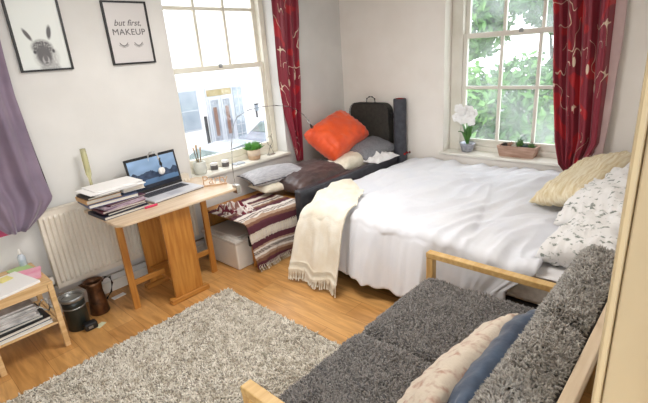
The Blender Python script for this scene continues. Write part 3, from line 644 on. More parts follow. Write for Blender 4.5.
for s_ in (-1, 1):
    mb = MB(); cx = s_ * 0.058; pts = [(cx - 0.032 + 0.064 * t, -0.0115, 0.158 - 0.022 * math.sin(PI * t)) for t in [i / 12 for i in range(13)]]
    mb.tube(pts, 0.0022, 5)
    for i in range(1, 12):
        a = pts[i]; dx = (i - 6) / 6 * 0.012; mb.tube([a, (a[0] + dx, a[1], a[2] - 0.015)], 0.0012, 4)
    mb.build('eyelash_drawing', M_ink, p2)

# ------------------------------------------------------------------ gateleg table
T = 0.75
def table():
    x0, x1, y0, y1 = 0.985, 1.99, 2.80, 3.445
    cx, cy = (x0 + x1) / 2, (y0 + y1) / 2
    r = thing('gateleg_table', 'small beech drop leaf table with pale top in front of the radiator', 'table', (cx, cy, 0))
    rad = 0.07; poly = []
    for qx, qy, a0 in ((x1 - rad, y0 + rad, -PI/2), (x1 - rad, y1 - rad, 0), (x0 + rad, y1 - rad, PI/2), (x0 + rad, y0 + rad, PI)):
        for k in range(7): a = a0 + k * PI / 12; poly.append((qx - cx + rad * math.cos(a), qy - cy + rad * math.sin(a)))
    MB().prism(poly, T - 0.02, T).build('table_top', M_top, r, bevel=0.004)
    for yy, nm in ((2.865, 'pedestal'), (3.27, 'pedestal')):
        l = yy - cy
        MB().prism([(1.30 - cx, 0.04), (1.535 - cx, 0.04), (1.535 - cx, T - 0.02), (1.30 - cx, T - 0.02)], l - 0.011, l + 0.011, 'y').build(nm, M_beech_v, r, bevel=0.003)
        MB().box(1.255 - cx, 1.58 - cx, l - 0.032, l + 0.032, 0.0, 0.04).build('foot_beam', M_beech, r, bevel=0.008)
    MB().box(1.32 - cx, 1.50 - cx, 2.876 - cy, 3.259 - cy, 0.16, 0.18).build('stretcher', M_beech, r, bevel=0.003)
    MB().box(1.30 - cx, 1.535 - cx, 2.876 - cy, 3.259 - cy, T - 0.07, T - 0.02).build('apron', M_beech, r, bevel=0.003)
    for sx, xl in ((-1, 1.075), (1, 1.765)):
        yl = 3.045
        MB().bar((xl - cx, yl - cy, 0), (xl - cx, yl - cy, T - 0.021), 0.048, 0.024, (0, 1, 0)).build('leg', M_beech_v, r, bevel=0.003)
        a = xl; b = 1.34 if sx < 0 else 1.50
        MB().bar((a - cx, yl - cy + 0.012, 0.20), (b - cx, yl - cy + 0.012, 0.20), 0.02, 0.042).build('lower_rail', M_beech, r, bevel=0.003)
        MB().bar((a - cx, yl - cy + 0.012, T - 0.085), (b - cx, yl - cy + 0.012, T - 0.085), 0.02, 0.042).build('upper_rail', M_beech, r, bevel=0.003)
table()

# books and papers -----------------------------------------------------
def book(name, label, cat, cover, pages, w, d, h, loc, rot, group=None, soft=False):
    r = thing(name, label, cat, loc, rot, group)
    MB().box(-w/2, w/2, -d/2, d/2, 0, 0.0025).box(-w/2, w/2, -d/2, d/2, h - 0.0025, h).box(-w/2, -w/2 + 0.004, -d/2, d/2, 0.0025, h - 0.0025).build('cover', cover, r)
    MB().box(-w/2 + 0.004, w/2 - 0.005, -d/2 + 0.005, d/2 - 0.005, 0.0026, h - 0.0026).build('pages', pages, r)
    return r
def sheets(name, label, cat, m, w, d, h, loc, rot, group=None, mess=0.012, n=None, seed=0):
    g = random.Random(seed); mb = MB(); n = n or max(2, int(h / 0.006)); t = h / n
    for i in range(n):
        a = g.uniform(-0.06, 0.06); ox, oy = g.uniform(-mess, mess), g.uniform(-mess, mess); ca, sa = math.cos(a), math.sin(a)
        cs = [(-w/2, -d/2), (w/2, -d/2), (w/2, d/2), (-w/2, d/2)]
        q = [(ox + x * ca - y * sa, oy + x * sa + y * ca) for x, y in cs]
        mb.add([(x, y, i * t) for x, y in q] + [(x, y, (i + 1) * t - 0.0006) for x, y in q], [(0, 3, 2, 1), (4, 5, 6, 7), (0, 1, 5, 4), (1, 2, 6, 5), (2, 3, 7, 6), (3, 0, 4, 7)])
    o = mb.build(name, m, loc=loc, rot=(0, 0, rot), fix=False); tag(o, label, cat, group); return o
M_pg = mat('book_pages', rgb(236, 230, 218), rgb(214, 206, 192), scale=60, stretch=(0.3, 0.3, 14), rough=0.9)
def cov(n, *c): return mat('cover_' + n, rgb(*c), rough=0.5)
PX, PY = 1.11, 3.15
zz = T
def stack(items, zz):
    for fn in items: zz = fn(zz)
    return zz
def bk(name, label, c, w, d, h, dx, dy, rot, cat='book'):
    def f(z): book(name, label, cat, c, M_pg, w, d, h - 0.0008, (PX + dx, PY + dy, z + 0.0004), rot); return z + h
    return f
def sh(name, label, m, w, d, h, dx, dy, rot, cat='papers', mess=0.01, seed=0):
    def f(z): sheets(name, label, cat, m, w, d, h, (PX + dx, PY + dy, z + 0.0004), rot, mess=mess, seed=seed); return z + h
    return f
zz = stack([
    bk('ring_binder', 'dark blue folder at the bottom of the pile on the table', cov('navy', 40, 42, 62), 0.33, 0.26, 0.022, 0.03, -0.02, 0.05, 'folder'),
    bk('book', 'black covered book near the bottom of the table pile', cov('black', 34, 30, 34), 0.30, 0.22, 0.016, 0.04, -0.02, 0.12),
    bk('book', 'maroon covered book low in the table pile', cov('maroon', 92, 34, 52), 0.31, 0.24, 0.018, 0.03, -0.01, 0.02),
    sh('magazine', 'mauve grey magazines in the middle of the table pile', mat('magazine_mauve', rgb(196, 178, 188), rgb(150, 128, 144), scale=30, rough=0.4, stretch=(1, 1, 6)), 0.30, 0.23, 0.022, 0.03, -0.015, 0.10, 'magazine', 0.008, 2),
    bk('book', 'plum covered notebook above the magazines in the table pile', cov('plum', 84, 36, 58), 0.29, 0.22, 0.012, 0.05, -0.01, 0.2),
    bk('ring_binder', 'blue grey folder in the middle of the pile, sticking out to the left', cov('slate', 84, 96, 130), 0.34, 0.25, 0.026, -0.01, 0.02, -0.05, 'folder'),
    bk('book', 'tan orange covered book in the upper part of the table pile', cov('tan', 214, 168, 112), 0.24, 0.20, 0.028, -0.07, 0.02, 0.0),
    bk('book', 'cream paperback with dark spine, second from top of the table pile', cov('spine', 70, 62, 58), 0.23, 0.19, 0.016, -0.065, 0.02, 0.04)], zz)
sheets('paper_stack', 'loose white papers spread on top of the table book pile', 'papers', M_paper, 0.34, 0.24, 0.030, (PX + 0.02, PY + 0.02, zz), 0.06, seed=5, mess=0.03, n=7)
book('book', 'white paperback at the right end of the table pile', 'book', M_paper, M_pg, 0.16, 0.20, zz - T - 0.132, (PX + 0.145, PY + 0.03, T + 0.128), 0.04) if zz - T > 0.15 else None
b_ = box('marker_pen', cov('pink', 214, 60, 98), 1.26, 1.36, 2.975, 2.99, T, T + 0.016, bevel=0.006); tag(b_, 'bright pink marker pen beside the books on the table', 'pen'); 
# yellow glass vase behind pile
v = MB().lathe([(0.028, 0), (0.03, 0.006), (0.012, 0.06), (0.010, 0.22), (0.020, 0.25), (0.021, 0.38), (0.019, 0.44), (0.016, 0.44), (0.018, 0.38), (0.016, 0.27)], 20).build('glass_vase', M_glass_y, loc=(1.085, 3.40, T), smooth=True); tag(v, 'slender pale yellow glass vase standing behind the book pile', 'vase')

# laptop ---------------------------------------------------------------
def laptop():
    r = thing('laptop', 'open black laptop with silver keyboard deck on the table', 'laptop', (1.57, 3.185, T), 0.10)
    W_, D_ = 0.455, 0.285
    base = MB().box(-W_/2, W_/2, -D_/2, D_/2, 0.004, 0.020).build('base', mat('silver_deck', rgb(206, 206, 210), rgb(196, 196, 200), scale=20, rough=0.4), r, bevel=0.004)
    MB().box(-W_/2 + 0.002, W_/2 - 0.002, -D_/2 + 0.002, D_/2 - 0.002, 0.0, 0.008).build('underside', M_black, r, bevel=0.002)
    kb = MB(); 
    for j in range(5):
        for i in range(14): kb.box(-0.19 + i * 0.0272, -0.19 + i * 0.0272 + 0.022, -0.005 + j * 0.023, -0.005 + j * 0.023 + 0.018, 0.020, 0.0225)
    kb.build('keyboard', mat('dark_keys', rgb(60, 60, 66), rough=0.5), r)
    MB().box(-0.06, 0.05, -0.115, -0.04, 0.0199, 0.0207).build('touchpad', mat('touchpad', rgb(180, 180, 186), rough=0.3), r)
    ld_ = bpy.data.objects.new('lid', None)
    lid = MB().box(-W_/2, W_/2, 0, 0.008, 0, 0.285).build('lid', M_black, r, loc=(0, D_/2 - 0.004, 0.018), rot=(math.radians(-9), 0, 0), bevel=0.004)
    s = MB().grid(lambda u, v: (-W_/2 + 0.018 + u * (W_ - 0.036), -0.0012, 0.026 + v * 0.238), 90, 54).build('screen', attr_mat('screen_image', rough=0.12, emit=0.35), lid, fix=False)
    def img(co):
        x = co.x; z = (co.z - 0.026) / 0.238
        ridge = 0.52 + 0.16 * nz(x * 9, 0, 2) + 0.08 * nz(x * 25, 1, 2); low = 0.30 + 0.05 * nz(x * 12, 5, 2)
        if z > ridge: c = np.array(rgb(118, 142, 170)) * (0.7 + 0.5 * z) * (1 + 0.25 * nz(x * 10, z * 5, 4))
        elif z > low: c = np.array(rgb(52, 64, 84)) * (1 + 0.5 * nz(x * 30, z * 12, 7))
        else: c = np.array(rgb(86, 116, 150)) * (0.6 + z) if z > 0.14 else np.array(rgb(30, 36, 48))
        return np.clip(c, 0, 1)
    paint(s, img)
    hp = thing('headphones', 'white and black headphones hanging over the laptop screen', 'headphones', (1.565, 3.330, T + 0.303), 0.10)
    arc = [(0.045 * math.sin(a) * 0.9, -0.028 * math.cos(a * 0.5), 0.012 * math.cos(a)) for a in [-PI/2 + i * PI / 10 for i in range(11)]]
    MB().tube([(-0.035, 0.035, -0.05), (-0.03, 0.03, -0.005), (-0.02, 0.012, 0.014), (0, -0.01, 0.02), (0.012, -0.03, 0.006), (0.018, -0.036, -0.03), (0.022, -0.036, -0.09)], [0.006, 0.008, 0.01, 0.011, 0.01, 0.009, 0.008], 8).build('headband', mat('headphone_white', rgb(236, 234, 230), rough=0.4), hp, smooth=True)
    MB().tube([(0.022, -0.038, -0.03), (0.030, -0.038, -0.08), (0.03, -0.038, -0.115)], 0.0105, 8).build('yoke', M_black, hp, smooth=True)
    MB().lathe([(0.026, -0.012), (0.03, -0.006), (0.03, 0.006), (0.024, 0.013)], 20).build('ear_cup', mat('headphone_white', rgb(236, 234, 230)), hp, loc=(0.022, -0.042, -0.135), rot=(PI/2, 0, 0.2), smooth=True)
    MB().lathe([(0.028, -0.012), (0.031, -0.006), (0.031, 0.006), (0.024, 0.013)], 20).build('ear_cup', M_black, hp, loc=(-0.035, 0.05, -0.07), rot=(PI/2, 0, 0.0), smooth=True)
laptop()
# word sign
me = text_mesh('Party', 0.105, 0.005, 0, 0.95); s = link_mesh('word_sign', me, M_gold, loc=(1.90, 3.03, T + 0.018), rot=(PI/2, 0, -0.55)); tag(s, 'small rose gold standing letters sign on the right end of the table', 'sign')
MB().box(-0.095, 0.095, -0.018, 0.002, -0.012, 0.012).build('sign_base', M_gold, s); s.children[0].location = (0, -0.006, 0); s.children[0].rotation_euler = (0, 0, 0)

# sill objects -----------------------------------------------------------
S = W1[2]
r = thing('sill_vase', 'pale ceramic vase with dried pampas stems on the left window sill', 'vase', (2.10, 3.565, S))
MB().lathe([(0.045, 0), (0.055, 0.01), (0.06, 0.06), (0.056, 0.11), (0.05, 0.12), (0.046, 0.115), (0.045, 0.02)], 24).build('pot', mat('pale_sage_ceramic', rgb(218, 220, 212), rough=0.4), r, smooth=True)
for k in range(5):
    a = k * 1.3; MB().tube([(0.01 * math.cos(a), 0.01 * math.sin(a), 0.03), (0.02 * math.cos(a), 0.02 * math.sin(a), 0.14), (0.035 * math.cos(a), 0.03 * math.sin(a), 0.25 + 0.02 * (k % 2))], [0.003, 0.006, 0.009], 6).build('dried_stem', mat('dried_grass', rgb(226, 200, 166), rgb(206, 176, 140), scale=50, rough=1), r, smooth=True)
for (x, y), lab in (((2.235, 3.54), 'glass candle jar on the sill, next to the pale vase'), ((2.365, 3.54), 'glass candle jar on the sill, nearer the potted plant')):
    r = thing('candle_jar', lab, 'candle', (x, y, S))
    MB().lathe([(0.032, 0), (0.034, 0.004), (0.034, 0.075), (0.031, 0.078)], 20).build('jar', mat('milky_glass', rgb(226, 224, 220), rough=0.1), r, smooth=True)
    MB().lathe([(0.0348, 0.012), (0.0348, 0.055)], 20).build('paper_band', mat('dark_grey_label', rgb(92, 88, 86), rough=0.6), r, smooth=True)
r = thing('potted_plant', 'bushy bright green plant in a sandy pot on the left sill', 'plant', (2.735, 3.55, S))
MB().lathe([(0.045, 0), (0.058, 0.005), (0.066, 0.05), (0.062, 0.10), (0.056, 0.108), (0.05, 0.1)], 24).build('pot', M_terracotta, r, smooth=True)
MB().lathe([(0.0665, 0.045), (0.0655, 0.085), (0.063, 0.10)], 24).build('pale_band', mat('pale_clay', rgb(226, 206, 184), rough=0.8), r, smooth=True)
g = np.random.default_rng(11); n = 260; a = g.uniform(0, 2 * PI, n); rr = 0.052 * np.sqrt(g.random(n)); P = np.stack([rr * np.cos(a), rr * np.sin(a), np.full(n, 0.1)], 1); N = np.stack([np.cos(a) * rr * 9, np.sin(a) * rr * 9, np.ones(n)], 1); N /= np.linalg.norm(N, axis=1)[:, None]
tufts('leaves', P, N, M_leaf, r, length=0.085, width=0.005, lean=0.25, seed=2, curl=0.4)
# wire ornament
r = thing('wire_ornament', 'pale wire fish shaped ornament on the sill beside the red curtain', 'ornament', (2.96, 3.545, S))
pts = [(0.035 * math.sin(2 * PI * t) * (1 if t < 2 else 1), 0, 0.15 - 0.05 * math.cos(2 * PI * t)) for t in [i / 24 for i in range(25)]]
MB().tube(pts, 0.003, 6).tube([(-0.0, 0, 0.10), (-0.04, 0, 0.01), (0.04, 0, 0.01), (0.0, 0, 0.10)], 0.003, 6).build('outline', M_chrome, r, smooth=True)
MB().tube([(0.025, 0, 0.185), (0.035, 0, 0.22), (0.012, 0, 0.199)], 0.0025, 6).tube([(-0.025, 0, 0.185), (-0.035, 0, 0.22), (-0.012, 0, 0.199)], 0.0025, 6).build('fin', M_chrome, r, smooth=True)
MB().box(-0.045, 0.045, -0.02, 0.02, 0, 0.012).build('stand', M_chrome, r, bevel=0.002)
o = box('glass_dish', mat('blue_grey_glass', rgb(186, 194, 206), rough=0.15), 2.46, 2.58, 3.50, 3.58, S, S + 0.015, bevel=0.006); tag(o, 'flat blue grey glass dish on the left sill before the plant', 'dish')

# arched lamp ------------------------------------------------------------
r = thing('arched_lamp', 'thin steel arched lamp clamped to the table corner, curving over the cushions', 'lamp', (1.955, 2.835, T))
def W(p): return (p[0] - 1.955, p[1] - 2.835, p[2] - T)
ctrl = [(1.955, 2.835, T + 0.02), (1.965, 2.85, 0.92), (2.0, 2.87, 1.08), (2.05, 2.89, 1.22), (2.12, 2.91, 1.285), (2.25, 2.93, 1.32), (2.42, 2.95, 1.325), (2.60, 2.97, 1.312), (2.75, 2.99, 1.285), (2.87, 3.0, 1.24), (2.97, 3.01, 1.175), (3.02, 3.02, 1.125)]
MB().tube([W(p) for p in ctrl], 0.0042, 8).build('arm', M_chrome, r, smooth=True)
MB().tube([W((3.0, 3.015, 1.15)), W((3.035, 3.022, 1.105)), W((3.10, 3.035, 1.03))], [0.007, 0.010, 0.016], 12).build('lamp_head', M_chrome, r, smooth=True)
MB().box(-0.018, 0.018, -0.034, 0.012, 0.001, 0.02).box(-0.018, 0.018, -0.034, 0.012, -0.045, -0.026).box(-0.018, 0.018, -0.044, -0.036, -0.045, 0.02).build('clamp', M_chrome, r)

# ------------------------------------------------------------------ bedside shelf at left
def nightstand():
    x0, x1, y0, y1 = 0.185, 0.585, 2.975, 3.43
    cx, cy = (x0 + x1) / 2, (y0 + y1) / 2; H = 0.48
    r = thing('side_table', 'small pine side table with lower shelf beside the radiator', 'table', (cx, cy, 0))
    MB().box(x0 - cx, x1 - cx, y0 - cy, y1 - cy, H - 0.014, H).build('table_top', M_pine, r, bevel=0.003)
    for a in (x0 + 0.018, x1 - 0.018):
        for b_ in (y0 + 0.018, y1 - 0.018):
            MB().box(a - cx - 0.016, a - cx + 0.016, b_ - cy - 0.016, b_ - cy + 0.016, 0, H - 0.015).build('leg', M_pine, r, bevel=0.003)
    MB().box(x0 - cx + 0.035, x1 - cx - 0.035, y0 - cy + 0.005, y0 - cy + 0.022, H - 0.06, H - 0.015).build('apron', M_pine, r, bevel=0.002); MB().box(x1 - cx - 0.03, x1 - cx - 0.012, y0 - cy + 0.035, y1 - cy - 0.035, H - 0.06, H - 0.015).build('apron', M_pine, r, bevel=0.002)
    for a in (x0 + 0.018, x1 - 0.018):
        MB().box(a - cx - 0.010, a - cx + 0.010, y0 - cy + 0.035, y1 - cy - 0.035, 0.165, 0.20).build('shelf_rail', M_pine, r, bevel=0.002)
    MB().box(x0 - cx + 0.03, x1 - cx - 0.03, y0 - cy + 0.01, y1 - cy - 0.01, 0.182, 0.194).build('shelf', M_pine, r, bevel=0.002)
nightstand()
z = 0.481
sheets('paper_stack', 'white printed papers on the pine side table top', 'papers', M_paper, 0.26, 0.30, 0.018, (0.37, 3.14, z), 0.25, seed=1, mess=0.006)
o = sheets('sticky_notes', 'small yellow sticky note pad on the white papers', 'notepad', mat('yellow_note', rgb(240, 228, 150), rough=0.8), 0.07, 0.07, 0.008, (0.385, 3.22, z + 0.019), 0.3, n=2, mess=0.001)
sheets('leaflet', 'pink leaflets at the right edge of the side table', 'leaflet', mat('pink_paper', rgb(240, 150, 180), rgb(246, 190, 206), scale=12, rough=0.6), 0.13, 0.19, 0.012, (0.515, 3.20, z), -0.25, n=2, seed=3, mess=0.004)
sheets('leaflet', 'light green leaflet behind the pink ones on the side table', 'leaflet', mat('green_paper', rgb(186, 214, 150), rough=0.7), 0.12, 0.12, 0.008, (0.50, 3.345, z), 0.2, n=1, seed=4, mess=0.001)
r = thing('plastic_bottle', 'clear bottle with white cap standing on the side table', 'bottle', (0.535, 3.405, z))
MB().lathe([(0.02, 0), (0.024, 0.004), (0.024, 0.07), (0.014, 0.085), (0.010, 0.09)], 20).build('bottle_body', mat('cloudy_blue_plastic', rgb(176, 190, 204), rgb(210, 216, 222), scale=30, rough=0.2), r, smooth=True)
MB().lathe([(0.011, 0.091), (0.012, 0.095), (0.007, 0.12), (0.004, 0.125)], 16).build('cap', M_plasticwhite, r, smooth=True)
z = 0.195
def bk2(label, c, w, d, h, dx, dy, rot):
    global z
    book('magazine' if h < 0.02 else 'folder', label, 'magazine' if h < 0.02 else 'folder', c, M_pg, w, d, h - 0.0006, (0.37 + dx, 3.17 + dy, z), rot); z += h
bk2('white spined folder at the bottom of the shelf pile', cov('white', 226, 226, 226), 0.31, 0.30, 0.022, 0.0, -0.02, 0.03)
bk2('black folder low in the shelf pile of the side table', cov('black', 30, 32, 32), 0.30, 0.29, 0.024, 0.0, -0.02, 0.05)
bk2('dark green folder in the shelf pile, above the black folder', cov('dkgreen', 42, 60, 54), 0.28, 0.28, 0.02, -0.02, 0.0, 0.02)
bk2('pale grey magazine in the middle of the shelf pile', cov('pale', 196, 194, 196), 0.27, 0.27, 0.015, -0.02, 0.0, -0.05)
sheets('paper_stack', 'untidy white and grey papers on top of the shelf pile', 'papers', mat('newsprint', rgb(220, 216, 212), rgb(180, 176, 174), scale=14, rough=0.9), 0.25, 0.27, 0.085, (0.34, 3.16, z), 0.02, seed=9, mess=0.014)
r = MB().tube([(0.50 - 0.5, 3.25 - 3.25, 0.0)] + [(0.045 * math.sin(t), 0.05 * math.cos(t) - 0.05, 0.04 + 0.03 * math.sin(t * 2)) for t in [i * 0.5 for i in range(13)]], 0.006, 6).build('coiled_cable', M_plasticwhite, loc=(0.525, 3.25, 0.20), smooth=True); tag(r, 'coiled white cable on the right of the lower shelf', 'cable')
o = box('picture_card', attr_mat('card_print', rough=0.5), 0.40, 0.565, Y - 0.006, Y, 0.70, 0.80, bevel=0); tag(o, 'small pink and purple card on the wall under the lilac curtain', 'card')
paint(o, lambda co: np.array(rgb(206, 70, 110)) if co.z < 0.02 else np.array(rgb(70, 56, 96)))

# bin and jug --------------------------------------------------------------
r = thing('metal_bin', 'dark green round metal bin with grey rim beside the side table', 'bin', (0.70, 3.155, 0))
MB().lathe([(0.066, 0), (0.07, 0.004), (0.072, 0.19), (0.074, 0.235), (0.068, 0.235), (0.066, 0.06), (0.02, 0.05)], 30).build('bin_body', M_greenbin, r, smooth=True)
MB().lathe([(0.074, 0.225), (0.079, 0.232), (0.079, 0.25), (0.074, 0.256), (0.068, 0.25), (0.068, 0.232)], 30).build('rim', M_greymetal, r, smooth=True)
MB().lathe([(0.0735, 0.17), (0.0745, 0.175), (0.0735, 0.18)], 30).build('band', M_greymetal, r, smooth=True)
MB().box(0.0, 0.085, -0.125, -0.065, 0.0, 0.055).build('foot_pedal', M_black, r, bevel=0.012)
MB().box(0.02, 0.05, -0.1265, -0.124, 0.018, 0.036).build('badge', M_greymetal, r)
r = thing('copper_jug', 'aged copper jug with looped handle on the floor beside the bin', 'jug', (0.875, 3.235, 0))
MB().lathe([(0.062, 0), (0.068, 0.006), (0.06, 0.1), (0.052, 0.18), (0.056, 0.23), (0.068, 0.262), (0.064, 0.262), (0.052, 0.23), (0.048, 0.18), (0.055, 0.02), (0.01, 0.012)], 30).build('jug_body', M_copper, r, smooth=True)
MB().tube([(0.058, -0.01, 0.235), (0.085, -0.018, 0.262), (0.115, -0.025, 0.25), (0.12, -0.027, 0.20), (0.10, -0.022, 0.13), (0.06, -0.012, 0.085)], 0.008, 8).build('handle', mat('dark_copper', rgb(56, 42, 34), rough=0.4, metal=0.6), r, smooth=True)
MB().add([(-0.05, -0.03, 0.262), (-0.05, 0.03, 0.262), (-0.098, 0, 0.268), (-0.055, 0, 0.215), (-0.046, -0.028, 0.262), (-0.046, 0.028, 0.262)], [(0, 3, 2), (1, 2, 3), (0, 2, 4), (1, 5, 2)]).build('spout', M_copper, r, thick=0.002)
o = MB().box(-0.05, 0.05, -0.022, 0.022, 0, 0.006).build('envelope', M_paper, loc=(1.06, 3.345, 0), rot=(0, 0, 0.1)); tag(o, 'small white paper scrap on the floor under the radiator', 'paper')
o = MB().box(-0.035, 0.035, -0.02, 0.02, 0, 0.004).build('paper_scrap', mat('pale_green_paper', rgb(214, 214, 180), rough=0.8), loc=(0.80, 3.045, 0), rot=(0, 0, 0.5)); tag(o, 'pale green paper scrap on the floor before the bin', 'paper')

# ------------------------------------------------------------------ bench, storage box
r = thing('low_bench', 'long low wooden bench under the left window, covered in cushions', 'bench', (3.05, 3.10, 0))
BT = 0.43
MB().box(-1.05, 1.07, -0.33, 0.35, BT - 0.03, BT).build('seat_board', M_beech, r, bevel=0.004)
for a in (-1.0, 0.0, 1.0): MB().box(a - 0.015, a + 0.015, -0.30, 0.34, 0, BT - 0.031).build('support_panel', M_blackmetal, r) if a > -1 else MB().box(a + 0.43, a + 0.46, -0.30, 0.34, 0, BT - 0.031).build('support_panel', M_blackmetal, r)
MB().box(-1.02, -0.98, 0.30, 0.34, 0, BT - 0.031).build('leg', M_beech_v, r); MB().box(-1.02, -0.99, -0.30, -0.27, 0, BT - 0.031).build('leg', M_beech_v, r)
MB().box(-1.0, 1.0, 0.33, 0.345, BT - 0.2, BT - 0.031).build('back_rail', M_beech, r)

r = thing('storage_box', 'white plastic storage box with dark corner handle under the bench', 'storage box', (2.09, 3.11, 0))
mb = MB(); 
for z0_, z1_, w0, w1 in ((0.0, 0.25, 0.185, 0.20),):
    vs = [(-w0, -0.235, z0_), (w0, -0.235, z0_), (w0, 0.235, z0_), (-w0, 0.235, z0_), (-w1, -0.25, z1_), (w1, -0.25, z1_), (w1, 0.25, z1_), (-w1, 0.25, z1_)]
    mb.add(vs, [(0, 3, 2, 1), (4, 5, 6, 7), (0, 1, 5, 4), (1, 2, 6, 5), (2, 3, 7, 6), (3, 0, 4, 7)])
mb.build('box_body', M_plasticbox, r, bevel=0.012)
MB().box(-0.208, 0.208, -0.258, 0.258, 0.251, 0.275).box(-0.19, 0.19, -0.24, 0.24, 0.275, 0.282).box(-0.15, 0.15, -0.2, 0.2, 0.282, 0.29).build('lid', mat('pale_grey_lid', rgb(206, 200, 192), rough=0.4), r, bevel=0.006)
MB().box(-0.07, 0.07, -0.285, -0.252, 0.19, 0.284).build('clip_handle', M_black, r, bevel=0.008)
MB().box(-0.215, -0.203, -0.06, 0.06, 0.2, 0.284).build('clip_handle', M_black, r, bevel=0.004) if False else None

# blanket ------------------------------------------------------------------
def stripe(t, u=0.0):
    """woven bands; t in metres from the top back edge"""
    cr = rgb(214, 200, 188); ma = rgb(92, 44, 56); tn = rgb(176, 148, 126); gy = rgb(120, 112, 112); bl = rgb(44, 40, 46); br = rgb(124, 86, 66); wh = rgb(226, 218, 210)
    t = t % 0.56
    zg = 0.012 * abs(((u * 26) % 1) - 0.5) * 2
    bands = [(0.05, wh), (0.065, gy), (0.08, cr), (0.10, None), (0.12, wh), (0.15, tn), (0.175, br), (0.24, ma), (0.255, cr), (0.30, wh), (0.32, cr), (0.37, ma), (0.385, tn), (0.40, wh), (0.43, None), (0.45, wh), (0.47, tn), (0.50, br), (0.56, ma)]
    for e, c in bands:
        if t < e:
            if c is None: return bl if ((u * 40 + (t * 60)) % 1) < 0.55 else cr
            return c
    return ma
def blanket():
    x0, x1 = 1.935, 2.60
    org = (2.19, 2.72, 0.02)
    def path(s):      # s metres along from the back; bench top then down
        top = 0.50
        if s < top: return (3.278 - s, BT + 0.018)
        q = s - top; R = 0.045
        if q < R * PI / 2: a = q / R; return (2.778 - R * math.sin(a), BT + 0.018 - R + R * math.cos(a))
        q -= R * PI / 2; return (2.778 - R - 0.02 * min(1, q / 0.3), BT + 0.018 - R - q)
    Lt = 0.50 + 0.0707 + 0.36
    def fn(u, v):
        s = v * Lt; y, z = path(s); hang = max(0, (s - 0.5) / (Lt - 0.5))
        x = x0 + (x1 - x0) * u * (1 - 0.20 * hang) + 0.03 * hang * (1 - u)
        w_ = 0.010 * math.sin(u * 15 + 2 * v) * hang + 0.008 * nz(u * 5, v * 6, 3) + 0.008 * nz(u * 11, v * 10, 6)
        if s < 0.5: z += abs(w_) * 1.6 + 0.012 * max(0, nz(u * 4, v * 8, 1))
        else: y -= abs(w_) * (1 if u < 0.5 else 0.3) + 0.02 * hang * (1 - u); z += 0.035 * hang * (1 - u) * 0 + 0.02 * hang * nz(u * 3, 1, 1)
        return (x - org[0], y - org[1], max(z, 0.028) - org[2])
    NU, NV = 110, 200
    o = MB().grid(fn, NU, NV).build('striped_blanket', attr_mat('woven_blanket', rough=0.95, bump=0.5, bscale=260), loc=org, smooth=True, thick=0.008, fix=False)
    tag(o, 'maroon, cream and brown striped woven blanket draped over the bench front', 'blanket')
    a = o.data.color_attributes.new('print', 'FLOAT_COLOR', 'POINT'); buf = np.ones(((NU + 1) * (NV + 1), 4), np.float32)
    for j in range(NV + 1):
        for i in range(NU + 1): buf[j * (NU + 1) + i, :3] = stripe(j / NV * Lt + 0.18 + 0.012 * math.sin(i / NU * 5), i / NU)
    a.data.foreach_set('color', buf.ravel())
    g = random.Random(4)
    # fringe of the folded-over layer, and the lower fringe
    for nm, vv, ln, m in (('upper_fringe', 0.66, 0.075, M_cream), ('lower_fringe', 0.985, 0.045, M_cream)):
        mb = MB(); k = 30
        for i in range(k):
            u = (i + 0.5) / k; p = Vector(fn(u, vv)) + Vector((0, -0.012, 0)); sw = g.uniform(-0.015, 0.015)
            if nm == 'lower_fringe': mb.tube([p + Vector((0, 0.0, 0.02)), p + Vector((sw * .5, -0.006, 0.0)), p + Vector((sw, -0.03, -0.022 if p.z + org[2] > 0.045 else -0.008))], 0.003, 5)
            else: mb.tube([p, p + Vector((sw * .6, -0.006, -ln * .5)), p + Vector((sw, -0.003, -ln * g.uniform(.8, 1.1)))], [0.0045, 0.004, 0.003], 5)
        mb.build(nm, m, o)
blanket()
# rumpled blanket end at the left of the bench
def rumple(name, label, cat, fcol, cx, cy, w, d, h, z0, seed, m, freq=6.0):
    def fn(u, v):
        a = 2 * u - 1; b = 2 * v - 1; e = max(0, 1 - a ** 4) * max(0, 1 - b ** 4)
        k = 0.45 + 0.9 * abs(nz(u * freq, v * freq * 0.6, seed)) + 0.5 * nz(u * freq * 2, v * freq, seed + 4)
        return (a * w / 2 * (1 + 0.1 * nz(v * 3, 0, seed)), b * d / 2 * (1 + 0.12 * nz(u * 3, 1, seed)), h * e ** 0.6 * max(0.1, k))
    o = MB().grid(fn, 60, 60).grid(lambda u, v: (fn(u, v)[0], fn(u, v)[1], 0), 60, 60).build(name, m, loc=(cx, cy, z0), smooth=True)
    if fcol: paint(o, fcol)
    tag(o, label, cat); return o
rumple('scarf', 'rumpled maroon and white patterned scarf on the left end of the bench', 'scarf',
       lambda co: np.array([rgb(232, 222, 216), rgb(120, 40, 56), rgb(236, 228, 222), rgb(150, 110, 100)][int((co.x * 34 + 2 * nz(co.x * 20, co.y * 20, 1) + co.y * 9) % 4)]), 2.10, 3.10, 0.24, 0.36, 0.085, BT, 5, attr_mat('woven_scarf', rough=0.95))

